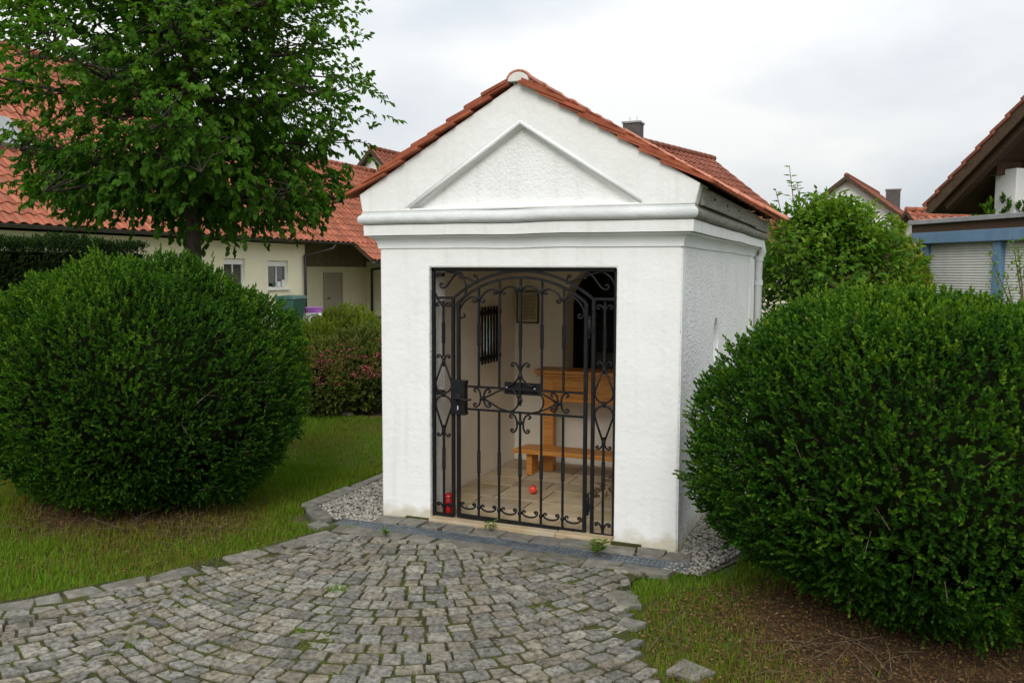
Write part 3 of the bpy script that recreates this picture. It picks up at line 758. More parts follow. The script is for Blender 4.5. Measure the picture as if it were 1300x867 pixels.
# roof: deck, plain tiles in double lap, half-round ridge and hip caps
RYE = 2.45; RYB = D+0.13; YF = -0.135      # ridge end, rear eave, front verge
deck = MB()
deck.add([(EXL+.03, 0.03, EZ-.012), (EXL+.03, RYB-.03, EZ-.012), (RX, RYE, RZ-.004), (RX, 0.03, RZ-.004), (EXR-.03, 0.03, EZ-.012), (EXR-.03, RYB-.03, EZ-.012)],
         [(0, 1, 2, 3), (4, 3, 2, 5), (1, 5, 2), (0, 4, 5, 1), (0, 3, 4)])
roof = deck.build('roof', 'old_wood', chapel)
TW, TL, TT, EXP = 0.168, 0.36, 0.020, 0.150
def plain_tile(hw=1.0):
    b = MB(); w = TW*hw/2-0.0018; bot = [(-w, 0.03), (-w*.86, 0.012), (-w*.45, 0.0), (w*.45, 0.0), (w*.86, 0.012), (w, 0.03)]
    poly = bot+[(w, TL), (-w, TL)]
    b.prism(poly, (1, 0, 0), (0, 1, 0), (0, 0, 1), (0, 0, 0), 0, TT); b.t = [0.5]*len(b.v); return b.mesh('tile')
tile_full, tile_half = plain_tile(), plain_tile(0.5)
for t_ in (tile_full, tile_half): t_.materials.append(M['tile'])
slope_len = math.hypot(EXR-RX, RZ-EZ); ang = math.atan2(RZ-EZ, EXR-RX)
def tile_matrix(sgn, y, s_):
    """tile at distance s up the slope, sgn +1 right slope, -1 left"""
    ex = EXR if sgn > 0 else EXL
    up = Vector((-sgn*math.cos(ang), 0, math.sin(ang))); nn = Vector((sgn*math.sin(ang), 0, math.cos(ang)))
    tilt = math.asin(2.1*TT/TL)
    u2 = up*math.cos(tilt)-nn*math.sin(tilt); n2 = nn*math.cos(tilt)+up*math.sin(tilt)
    along = u2.cross(n2)
    p = Vector((ex, y, EZ))+up*s_+nn*(0.012+2.1*TT)
    jit = Matrix.Rotation(random.gauss(0, .008), 3, 'Z') @ Matrix.Rotation(random.gauss(0, .006), 3, 'X')
    m = Matrix((along, u2, n2)).transposed() @ jit
    return Matrix.Translation(p+Vector((0, random.gauss(0, .002), random.gauss(0, .001)))) @ m.to_4x4()
rest_l = MB(); rest_r = MB()
nrows = int((slope_len-0.02)/EXP)+1
cnt = 0
for sgn in (1, -1):
    for r_ in range(nrows):
        s_ = -0.035+r_*EXP
        fit = min(1.0, (slope_len-0.006-s_)/TL)
        if fit < 0.22: continue
        frac = min(1, max(0, (s_+0.16)/slope_len)); ymax = RYB+(RYE-RYB)*frac
        cols = []; vj = random.gauss(0, .010)
        if r_ % 2: cols.append((YF+TW*.25, tile_half)); y = YF+TW*.5+TW/2
        else: y = YF+TW/2
        while y < ymax-TW*.1: cols.append((y, tile_full)); y += TW
        for ci, (yy, me) in enumerate(cols):
            mx = tile_matrix(sgn, yy+(vj if ci < 2 else 0), s_+random.gauss(0, .004)) @ Matrix.Diagonal((1, fit, 1, 1))
            if sgn > 0 or ci < 3:
                o = bpy.data.objects.new('tile', me); COL.objects.link(o); o.parent = roof; o.matrix_local = mx; cnt += 1
            else:
                rest_l.add([mx @ v.co for v in me.vertices], [tuple(p.vertices) for p in me.polygons], random.random())
# rear hip slope
for r_ in range(11):
    s_ = r_*0.142; h = s_*math.sin(ang); t = h/(RZ-EZ)
    if t > .80: break
    yy = RYB+(RYE-RYB)*t; t_ = min(1, t+.16/slope_len); hw = (EXR-RX)*(1-t_); x = RX-hw+(0.08 if r_ % 2 else 0)
    dn = Vector((0, RYB-RYE, -(RZ-EZ))).normalized(); nn = Vector((0, -dn.z, dn.y)); nn = nn if nn.z > 0 else -nn
    while x < RX+hw-TW*.8:
        c = Vector((x+TW/2, yy, EZ+h)); mx = Matrix.Translation(c+nn*.04) @ Matrix((dn.cross(nn)*-1 if False else (-dn).cross(nn), -dn, nn)).transposed().to_4x4()
        rest_l.add([mx @ v.co for v in tile_full.vertices], [tuple(p.vertices) for p in tile_full.polygons], random.random()); x += TW
tag(rest_l.build('tile_field', 'tile', roof, fix=False), kind='stuff')

def cap_tile_mesh(length=0.40, r0=0.078, r1=0.066, th=0.014, n=9):
    b = MB(); vs = []
    st = [(0.0, r0+.008), (0.035, r0+.008), (0.05, r0), (length, r1)]
    for k, (u, r_) in enumerate(st):
        for rr in (r_, r_-th):
            for i in range(n):
                a = math.pi*(0.02+0.96*i/(n-1)); vs.append((rr*math.cos(a), u, rr*math.sin(a)*0.82))
    fs = []
    for k in range(len(st)-1):
        o, p = k*2*n, (k+1)*2*n
        for i in range(n-1):
            fs += [(o+i, o+i+1, p+i+1, p+i), (o+n+i, p+n+i, p+n+i+1, o+n+i+1)]
        fs += [(o, p, p+n, o+n), (o+n-1, o+2*n-1, p+2*n-1, p+n-1)]
    L_ = (len(st)-1)*2*n
    for i in range(n-1): fs += [(i, n+i, n+i+1, i+1), (L_+i, L_+i+1, L_+n+i+1, L_+n+i)]
    b.add(vs, fs, 0.5); return b.mesh('ridge_cap', smooth=True)
cap_me = cap_tile_mesh(); cap_me.materials.append(M['ridge'])
def caps(a, c, step, name):
    a, c = Vector(a), Vector(c); d = (c-a).normalized(); L_ = (c-a).length; n = max(1, round(L_/step)); st = L_/n
    side = d.cross(Vector((0, 0, 1))).normalized(); up = side.cross(d)
    for i in range(n):
        m = Matrix((side, d, up)).transposed() @ Matrix.Rotation(R(2.4)+random.gauss(0, .01), 3, 'X') @ Matrix.Rotation(random.gauss(0, .02), 3, 'Z')
        o = bpy.data.objects.new(name, cap_me); COL.objects.link(o); o.parent = roof
        o.matrix_local = Matrix.Translation(a+d*(i*st)+up*(random.gauss(0, .003))) @ m.to_4x4()
caps((RX, YF+0.015, RZ+0.026), (RX, RYE+0.02, RZ+0.026), 0.34, 'ridge_tile')
for sx in (EXR, EXL):
    k = 1 if sx > RX else -1
    caps((sx+0.09*k, RYB+0.11, EZ+0.018), (RX, RYE, RZ+0.03), 0.33, 'hip_tile')
b = MB(); b.prism([(0.070*math.cos(a), 0.056*math.sin(a)) for a in np.linspace(0, math.pi, 12)], (1, 0, 0), (0, 0, 1), (0, 1, 0), (RX, 0, RZ+0.026), YF+0.008, YF+0.09)
b.build('ridge_mortar', 'mortar', chapel)
# moss on the roof along the hip and ridge
def moss(name, pts, parent, rad=(0.012, 0.034)):
    b = MB()
    for p in pts:
        r_ = random.uniform(*rad); n = 7
        prof = [(1.0, -0.2), (0.95, 0.25), (0.6, 0.6)]
        vs = []
        for q, z in prof:
            for k in range(n):
                a = 2*math.pi*k/n; w = random.uniform(.8, 1.2); vs.append((p[0]+r_*q*w*math.cos(a), p[1]+r_*q*w*math.sin(a), p[2]+r_*z))
        vs.append((p[0], p[1], p[2]+r_*.7))
        b.add(vs, [(i*n+k, i*n+(k+1) % n, (i+1)*n+(k+1) % n, (i+1)*n+k) for i in range(2) for k in range(n)]+[(2*n+k, 2*n+(k+1) % n, 3*n) for k in range(n)])
    return tag(b.build(name, 'moss', parent, smooth=True), kind='stuff')
mp = []
for i in range(90):
    t = random.random()**1.1; a = Vector((EXR, RYB, EZ+.03)).lerp(Vector((RX, RYE, RZ+.03)), t*.85)
    mp.append((a.x-random.uniform(-.02, .10), a.y-random.uniform(.02, .16), a.z+random.uniform(.005, .035)))
for i in range(60):
    y = random.uniform(0.1, RYE); mp.append((RX+random.uniform(.07, .10), y, RZ+random.uniform(0.0, .012)))
for i in range(60):
    y = random.uniform(0.6, RYB-.1); s_ = random.choice([0, .142, .142, .284, .426]); mp.append((EXR-(s_)*math.cos(ang)+.01, y, EZ+s_*math.sin(ang)+.045))
moss('moss', mp, roof)

# side eaves boards
b = MB(); b.box((W+0.098, 0.02, 2.152), (W+0.120, 2.75, 2.262)); b.build('fascia_board', 'old_wood', chapel, bevel=0.003)
b = MB(); b.box((W+0.094, 2.76, 2.140), (W+0.115, D+0.10, 2.252)); b.build('fascia_board', 'old_wood', chapel, bevel=0.003)
b = MB(); b.box((-0.112, 0.02, 2.150), (-0.092, D+0.10, 2.238)); b.build('fascia_board', 'old_wood', chapel, bevel=0.003)
b = MB(); b.box((0.0, D+0.092, 2.150), (W, D+0.112, 2.238)); b.build('fascia_board', 'old_wood', chapel, bevel=0.003)
for yy in (0.42, 0.98, 1.55): MB().lathe([(0.010, 0), (0.010, 0.006)], (W+0.120, yy, 2.215), 8, Vector((1, 0, 0))).build('bolt', 'iron', chapel)
# downpipe at the rear corner
dp = MB(); dp.tube([(W+0.06, D-0.08, 2.06), (W+0.085, D-0.08, 1.95), (W+0.05, D-0.08, 1.87), (W+0.05, D-0.08, 0.0)], 0.034, 12); dpo = dp.build('downpipe', 'zinc', chapel, smooth=True)
for z in (1.86, 1.62, 0.8): MB().tube([(W+0.05, D-0.08, z), (W+0.05, D-0.08, z+0.05)], 0.042, 12).build('pipe_collar', 'zinc', dpo, smooth=False)

# window panes and the grille in the left wall
MB().prism([(0.165*.8*math.cos(2*math.pi*k/24), 0.165*math.sin(2*math.pi*k/24)) for k in range(24)], (0, 1, 0), (0, 0, 1), (1, 0, 0), (0, 1.28, 1.22), 0.225, 0.232).build('window_pane', 'frosted', chapel)
MB().prism([(0.165*.72*math.cos(2*math.pi*k/24), 0.165*math.sin(2*math.pi*k/24)) for k in range(24)], (0, 1, 0), (0, 0, 1), (1, 0, 0), (0, 1.36, 1.235), W-0.235, W-0.228).build('window_pane', 'frosted', chapel)
gr = MB(); gr.box((0.285, 1.07, 1.395), (0.297, 1.49, 1.43)); gr.box((0.285, 1.07, 1.02), (0.297, 1.49, 1.055)); gro = gr.build('window_grille', 'iron', chapel)
for i in range(7):
    y = 1.10+i*0.06; MB().box((0.286, y-0.006, 0.99), (0.300, y+0.006, 1.46)).build('grille_bar', 'iron', gro)

# floor of sandstone flags
fl = MB(); fl.box((0.20, -0.02, -0.05), (1.9, 1.9, 0.018)); floor = fl.build('chapel_floor', 'bed', chapel)
y = 0.265; yi = 0
while y < 1.86:
    d = random.uniform(0.24, 0.40); d = min(d, 1.865-y) if y+d > 1.70 else d
    x = 0.275; 
    while x < 1.87:
        w = random.uniform(0.26, 0.48); w = min(w, 1.872-x)
        if 1.872-x-w < 0.12: w = 1.872-x
        g_ = 0.005; jx = lambda: random.gauss(0, .004)
        b = MB(); b.prism([(x+g_+jx()*0, y+g_), (x+w-g_, y+g_), (x+w-g_, y+d-g_), (x+g_, y+d-g_)], (1, 0, 0), (0, 1, 0), (0, 0, 1), (0, 0, 0), 0.02, 0.060+random.gauss(0, .0015))
        b.build('flag', 'flag', floor, bevel=0.004); x += w
    y += d
xs = [0.392, 0.83, 1.33, 1.712]
for i in range(3):
    b = MB(); b.box((xs[i]+.003, -0.045+0.01*(i % 2), -0.03), (xs[i+1]-.003, 0.260, 0.030+0.004*i)); b.build('flag', 'flag', floor, bevel=0.006)

# ------------------------------------------------------------------ wrought iron gate
GY = 0.045
frame = MB()
def rect_bar(mb, a, c, w, d=None):
    mb.bar((a[0], GY, a[1]), (c[0], GY, c[1]), d or w, w, up=(0, 1, 0.001)) if False else mb.tube([(a[0], GY, a[1]), (c[0], GY, c[1])], w*0.62, 4)
def arc3(a, m, c, n=24):
    a, m, c = Vector(a), Vector(m), Vector(c)
    ax, ay, bx, by, cx, cy = a.x, a.y, m.x, m.y, c.x, c.y
    d = 2*(ax*(by-cy)+bx*(cy-ay)+cx*(ay-by))
    ux = ((ax*ax+ay*ay)*(by-cy)+(bx*bx+by*by)*(cy-ay)+(cx*cx+cy*cy)*(ay-by))/d
    uy = ((ax*ax+ay*ay)*(cx-bx)+(bx*bx+by*by)*(ax-cx)+(cx*cx+cy*cy)*(bx-ax))/d
    r_ = math.hypot(ax-ux, ay-uy); t0 = math.atan2(ay-uy, ax-ux); t1 = math.atan2(cy-uy, cx-ux)
    return [(ux+r_*math.cos(t0+(t1-t0)*i/n), uy+r_*math.sin(t0+(t1-t0)*i/n)) for i in range(n+1)], (ux, uy, r_)
def scroll_pts(p0, p1, bulge=1, t0=1.25, t1=1.25, mid=0.45, w=0.36, n=70, kind='C'):
    t0, t1 = t0*0.70, t1*0.70
    """scroll whose two ends curl up at p0 and p1; bulge +1 puts the back of a C left of p0->p1"""
    s = np.linspace(0, 1, n); g0 = np.clip(1-s/w, 0, 1)**2*3/w; g1 = np.clip(1-(1-s)/w, 0, 1)**2*3/w
    k = mid*math.pi*(1 if kind == 'C' else 0)+t0*math.pi*g0+t1*math.pi*g1*(1 if kind == 'C' else -1)
    th = np.cumsum(k)*(s[1]-s[0]); x = np.cumsum(np.cos(th)); y = np.cumsum(np.sin(th))
    z = x+1j*y; z = (z-z[0])/(z[-1]-z[0])
    if np.sign(z[n//2].imag)*bulge < 0: z = z.conj()
    q = complex(*p0)+z*(complex(*p1)-complex(*p0))
    return [(v.real, v.imag) for v in q]
gate_frame = MB()
for x in (0.398, 1.704): gate_frame.box((x-.011, GY-.012, 0.035), (x+.011, GY+.012, 1.768))
gate_frame.box((0.387, GY-.012, 1.750), (1.715, GY+.012, 1.772))
gf = gate_frame.build('gate_frame', 'iron', chapel, bevel=0.002)
gate = MB()
LX = [0.589+0.1527*i for i in range(7)]
x = LX[0]; gate.box((x-.012, GY-.011, 0.045), (x+.012, GY+.011, 1.545))
gate_leaf = gate.build('gate_leaf', 'iron', chapel, bevel=0.002)
def _late(): MB().box((LX[-1]-.012, GY-.011, 0.033), (LX[-1]+.012, GY+.011, 1.545)).build('stile', 'iron', gate_leaf, bevel=0.002)
_late()
def iron(name, parent, pts, w=0.0068, n=6): 
    return MB().tube([(p[0], GY, p[1]) for p in pts], w, n).build(name, 'iron', parent, smooth=True)
def flat(name, parent, pts, w=0.017, d=0.02):
    b = MB(); ring = []
    for i, p in enumerate(pts):
        a = pts[max(i-1, 0)]; c = pts[min(i+1, len(pts)-1)]; t = Vector((c[0]-a[0], c[1]-a[1])).normalized(); nn = Vector((-t.y, t.x))*w/2
        ring.append([(p[0]+nn.x, GY-d/2, p[1]+nn.y), (p[0]-nn.x, GY-d/2, p[1]-nn.y), (p[0]-nn.x, GY+d/2, p[1]-nn.y), (p[0]+nn.x, GY+d/2, p[1]+nn.y)])
    vs = sum(ring, []); m_ = len(pts)
    fs = [(i*4+k, i*4+(k+1) % 4, (i+1)*4+(k+1) % 4, (i+1)*4+k) for i in range(m_-1) for k in range(4)]+[(3, 2, 1, 0), tuple((m_-1)*4+k for k in range(4))]
    return b.add(vs, fs).build(name, 'iron', parent)
def twisted(name, parent, x, z0, z1, tw, w=0.0085):
    """square bar from z0 to z1, twisted between the heights in tw"""
    zs = [z0]; 
    a, c = tw; n = 36
    zs += [a+(c-a)*i/n for i in range(n+1)]+[z1]; vs = []
    for z in zs:
        t = min(1, max(0, (z-a)/(c-a))); ph = t*2*math.pi*2.25+math.pi/4
        rr = w*1.12*(1.45 if 0 < t < 1 else 1)
        for k in range(4): vs.append((x+rr*math.cos(ph+k*math.pi/2), GY+rr*math.sin(ph+k*math.pi/2), z))
    m_ = len(zs)
    fs = [(i*4+k, i*4+(k+1) % 4, (i+1)*4+(k+1) % 4, (i+1)*4+k) for i in range(m_-1) for k in range(4)]+[(3, 2, 1, 0), tuple((m_-1)*4+k for k in range(4))]
    return MB().add(vs, fs).build(name, 'iron', parent)
# fixed part: side panels and arch
arc_o, co = arc3((0.552, 1.566), (1.048, 1.752), (1.552, 1.574)); flat('arch', gf, arc_o)
for (xa, xb, xi, zt, zb_) in ((0.398, 0.548, 0.548, 1.567, 0.045), (1.556, 1.704, 1.556, 1.575, 0.032)):
    flat('stile', gf, [(xi, zb_), (xi, zt)], 0.021, 0.022)
    flat('rail', gf, [(xa, zt), (xb, zt)]); flat('rail', gf, [(xa, zb_), (xb, zb_)], 0.02, 0.022)
    xc = (xa+xb)/2; h = 0.050
    twisted('bar', gf, xc, 1.16, zt-.02, (1.25, 1.40)); twisted('bar', gf, xc, -0.01, 0.63, (0.36, 0.52))
    for s_ in (-1, 1):
        iron('scroll', gf, scroll_pts((xc+s_*0.036, 1.520), (xc+s_*0.002, 1.43), -s_, 2.6, 0.0, 0.5, 0.62))
        iron('scroll', gf, scroll_pts((xc+s_*0.036, 1.160), (xc+s_*0.004, 1.09), -s_, 2.6, 0.0, 0.5, 0.62))
        iron('scroll', gf, scroll_pts((xc+s_*0.036, 0.612), (xc+s_*0.004, 0.68), s_, 2.6, 0.0, 0.5, 0.62))
        iron('scroll', gf, scroll_pts((xc+s_*0.038, zb_+.070), (xc+s_*0.004, zb_+.005), -s_, 2.6, 0.0, 0.5, 0.62))
    def drop(z_point, z_round):
        sg = 1 if z_point > z_round else -1; r_ = 0.062; zc = z_round+sg*r_
        pts = [(xc, z_point)]+[(xc+r_*math.cos(a), zc-sg*r_*math.sin(a)) for a in np.linspace(-0.35, math.pi+0.35, 26)]+[(xc, z_point)]
        return pts
    iron('scroll', gf, drop(1.14, 0.905)); iron('scroll', gf, drop(0.635, 0.885))
    MB().lathe([(0.004, -.02), (0.013, -.012), (0.015, 0), (0.013, .012), (0.004, .02)], (xc, GY, 0.895), 10).build('collar', 'iron', gf)
    for z in (1.12, 0.645): MB().lathe([(0.006, -.018), (0.014, -.006), (0.014, .006), (0.006, .018)], (xc, GY, z), 10).build('collar', 'iron', gf)
# spandrels
for s_, x0 in ((1, 0.398), (-1, 1.704)):
    f_ = lambda u: x0+s_*u
    iron('scroll', gf, scroll_pts((f_(.072), 1.655), (f_(.20), 1.708), s_, 2.9, 2.0, 0, 0.5, kind='S'))
    iron('scroll', gf, arc3((f_(.012), 1.60), (f_(.03), 1.70), (f_(.10), 1.748), 12)[0])
    iron('scroll', gf, [(f_(.10), 1.748), (f_(.16), 1.735), (f_(.30), 1.688), (f_(.335), 1.676)])
    iron('scroll', gf, scroll_pts((f_(.315), 1.718), (f_(.33), 1.668), s_, 2.5, 0.0, 0.4, 0.6))
# bracket stubs into the masonry
for z in (1.725, 0.905): MB().box((0.387, GY, z-.014), (0.46, GY+.05, z+.014)).build('bracket', 'iron', gf)
# the leaf
arc_i, ci = arc3((LX[0], 1.542), (1.047, 1.710), (LX[-1], 1.548)); flat('arch', gate_leaf, arc_i)
def za(x): return ci[1]+math.sqrt(max(0, ci[2]**2-(x-ci[0])**2))
flat('rail', gate_leaf, [(LX[0], 0.962), (LX[-1], 0.960)], 0.013, 0.018); flat('rail', gate_leaf, [(LX[0], 0.805), (LX[-1], 0.803)], 0.013, 0.018)
flat('rail', gate_leaf, [(LX[0]-.01, 0.052), (LX[-1]+.01, 0.036)], 0.024, 0.024)
for i in range(1, 6):
    x = LX[i]
    twisted('bar', gate_leaf, x, 0.962 if i != 3 else 0.85, za(x)-.005, (1.24, 1.40))
    twisted('bar', gate_leaf, x, 0.045, 0.803, (0.36, 0.52))
    MB().lathe([(0.008, -.018), (0.015, -.006), (0.015, .006), (0.008, .018)], (x, GY, za(x)-.075), 10).build('collar', 'iron', gate_leaf)
    MB().lathe([(0.008, -.016), (0.015, -.006), (0.015, .006), (0.008, .016)], (x, GY, 0.125-.003*i), 10).build('collar', 'iron', gate_leaf)
for i in range(6):
    a, c = LX[i], LX[i+1]; zl = 0.052-0.0027*i
    iron('scroll', gate_leaf, scroll_pts((a+.036, za(a)-.082), (c-.036, za(c)-.082), 1, 2.3, 2.3, 0.7, 0.42))
    iron('scroll', gate_leaf, scroll_pts((a+.036, zl+.080), (c-.036, zl+.080), -1, 2.3, 2.3, 0.7, 0.42))
    MB().lathe([(0.004, -.014), (0.012, 0), (0.004, .014)], ((a+c)/2, GY-.008, zl+.004), 8, Vector((0, 1, 0))).build('rivet', 'iron', gate_leaf)
XC = LX[3]
for s_ in (-1, 1):
    iron('scroll', gate_leaf, scroll_pts((XC+s_*.048, 1.125), (XC+s_*.004, 1.03), -s_, 2.6, 0.0, 0.5, 0.6))
    iron('scroll', gate_leaf, scroll_pts((XC+s_*.085, 0.998), (XC+s_*.006, 1.05), s_, 2.4, 0.0, 0.3, 0.5))
    iron('scroll', gate_leaf, scroll_pts((XC+s_*.058, 0.770), (XC+s_*.050, 0.680), -s_, 2.4, 2.4, 0.6, 0.45))
    # crossing bars between the two rails
    xm = XC+s_*0.27
    iron('scroll', gate_leaf, [(xm, .884), (XC+s_*.15, .945), (XC+s_*.11, .958)])
    iron('scroll', gate_leaf, [(xm, .884), (XC+s_*.15, .822), (XC+s_*.09, .807)])
    iron('scroll', gate_leaf, arc3((XC+s_*.11, .957), (XC+s_*.012, .884), (XC+s_*.11, .808), 16)[0])
    iron('scroll', gate_leaf, scroll_pts((XC+s_*.235, .928), (XC+s_*.235, .840), s_, 2.3, 2.3, 0.6, 0.45))
    iron('scroll', gate_leaf, scroll_pts((XC+s_*.325, .930), (XC+s_*.325, .838), -s_, 2.3, 2.3, 0.6, 0.45))
    MB().lathe([(0.006, -.015), (0.014, 0), (0.006, .015)], (xm+s_*.01, GY, .884), 10).build('collar', 'iron', gate_leaf)
for z in (1.05, .885, .735): MB().lathe([(0.008, -.02), (0.016, -.006), (0.016, .006), (0.008, .02)], (XC, GY, z), 10).build('collar', 'iron', gate_leaf)
# lock case with handle, letter plate, hinges
lk = MB(); pl = [(0, 0), (.118, 0), (.112, .03), (.112, .205), (.118, .238), (0, .238), (.006, .2), (.006, .03)]
lk.prism(pl, (1, 0, 0), (0, 0, 1), (0, 1, 0), (0.538, 0, 0.764), GY-.035, GY+.02); lock = lk.build('lock_case', 'iron', gate_leaf, bevel=0.004)
MB().box((0.596, GY-.039, .80), (0.603, GY-.034, .828)).build('keyhole', 'zinc', lock)
MB().tube([(0.595, GY-.036, .885), (0.595, GY-.075, .885), (0.62, GY-.082, .888), (0.68, GY-.080, .876), (0.72, GY-.075, .885)], [.010, .010, .010, .008, .006], 8).build('handle', 'iron', lock, smooth=True)
MB().lathe([(0.02, 0), (0.024, .004), (0.016, .010)], (0.595, GY-.035, .885), 14, Vector((0, -1, 0))).build('rosette', 'iron', lock)
lp = MB(); lp.box((0.925, GY+.016, .922), (1.192, GY+.030, 1.004)); plate = lp.build('name_plate', 'iron', gate_leaf, bevel=0.002)
for x in (0.942, 1.145): MB().lathe([(0.007, 0), (0.007, .004)], (x, GY+.016, .965), 10, Vector((0, -1, 0))).build('screw', 'frame_white', plate)
for zc in (0.23, 1.39):
    hg = MB(); hg.lathe([(0.004, -.075), (0.011, -.065), (0.006, -.055), (0.013, -.045), (0.013, .045), (0.006, .055), (0.011, .065), (0.004, .075)], (1.530, GY-.012, zc), 12); ho = hg.build('hinge', 'iron', gate_leaf, smooth=True)
    MB().box((1.505, GY-.016, zc-.03), (1.56, GY-.006, zc+.0)).build('hinge_plate', 'iron', ho)

# ------------------------------------------------------------------ things inside the chapel
kn = thing('prayer_desk', 'varnished pine prayer desk with kneeling board inside the chapel', 'desk', (0.60, 1.45, 0.062))
def kb(name, lo, hi, bev=0.004, mat='pine'): return MB().box(lo, hi).build(name, mat, kn, bevel=bev)
kb('desk_top', (0.0, 0.02, 0.835), (1.15, 0.30, 0.865), 0.008)
kb('front_panel', (0.10, 0.06, 0.62), (1.05, 0.085, 0.834))
kb('panel_rail', (0.095, 0.05, 0.60), (1.055, 0.095, 0.625))
kb('post', (0.075, 0.055, 0.0), (0.165, 0.145, 0.834)); kb('post', (0.99, 0.055, 0.0), (1.08, 0.145, 0.834))
kb('moulding', (0.02, 0.035, 0.808), (1.13, 0.058, 0.834), 0.006)
b = MB(); b.prism([(-.10, -.19), (1.25, -.19), (1.25, 0.05), (-.06, 0.05)], (1, 0, 0), (0, 1, 0), (0, 0, 1), (0, 0, 0), 0.185, 0.222); b.build('kneeling_board', 'pine', kn, bevel=0.005)
for x in (0.0, 1.10): kb('leg', (x, -.14, 0.0), (x+.05, 0.02, 0.185))
b = MB(); b.box((0.745, 2.02, 0.02), (1.695, 2.10, 0.715)); b.build('altar_front', 'inner', chapel)
b = MB(); b.box((0.70, 2.95, 0.05), (1.45, 3.40, 0.95)); b.build('altar', 'old_wood', chapel, bevel=0.01)
pf = thing('framed_text', 'small framed sheet of printed text on the back wall inside the chapel', 'picture', (0.395, 1.868, 1.435))
MB().box((-0.095, -0.012, -0.135), (0.095, -0.001, 0.135)).build('sheet', 'paper', pf)
b = MB()
for lo, hi in (((-.105, -.02, -.145), (-.094, 0, .145)), ((.094, -.02, -.145), (.105, 0, .145)), ((-.094, -.02, .134), (.094, 0, .145)), ((-.094, -.02, -.145), (.094, 0, -.134))): b.box(lo, hi)
b.build('frame', 'dark_wood', pf)

def candle(name, label, loc, tip=None):
    t = thing(name, label, 'candle', loc)
    ax = Vector((0, 0, 1)) if tip is None else Vector(tip).normalized()
    off = Vector((0, 0, 0)) if tip is None else Vector((0, 0, 0.033))
    sc = 1.0 if tip is None else 0.72
    mt = 'red' if tip is None else 'red_bright'
    MB().lathe([(r_*sc, z*sc) for r_, z in [(.030, 0), (.035, .005), (.0365, .06), (.0375, .118), (.034, .128)]], off, 20, ax).build('cup', mt, t, smooth=True)
    if tip is None: MB().lathe([(.039, .124), (.040, .134), (.034, .146), (.016, .154), (.006, .156)], off, 20, ax).build('lid', 'red', t, smooth=True)
    else: MB().lathe([(.018, -.018), (.024, -.004), (.024, .0)], off, 14, ax).build('foot', 'red_bright', t, smooth=True)
    return t
candle('grave_candle', 'red plastic grave candle with lid standing at the gate foot', (0.492, 0.085, 0.034))
candle('grave_candle', 'bright red candle cup tipped over on the chapel floor', (0.855, 0.80, 0.061), (0.35, -0.93, 0.08))
lf = np.stack([rng.uniform(1.25, 1.8, 240), rng.uniform(0.85, 1.45, 240), np.full(240, .064)], 1)
tag(leaves('dry_leaves', lf, unit(np.stack([rng.normal(size=240), rng.normal(size=240), rng.normal(0, .15, 240)], 1)), np.tile((0, 0, 1.), (240, 1)), .04, .02, rng.uniform(0, .7, 240), 'litter'), 'scattered dry brown leaves on the chapel floor', 'leaves', kind='stuff')

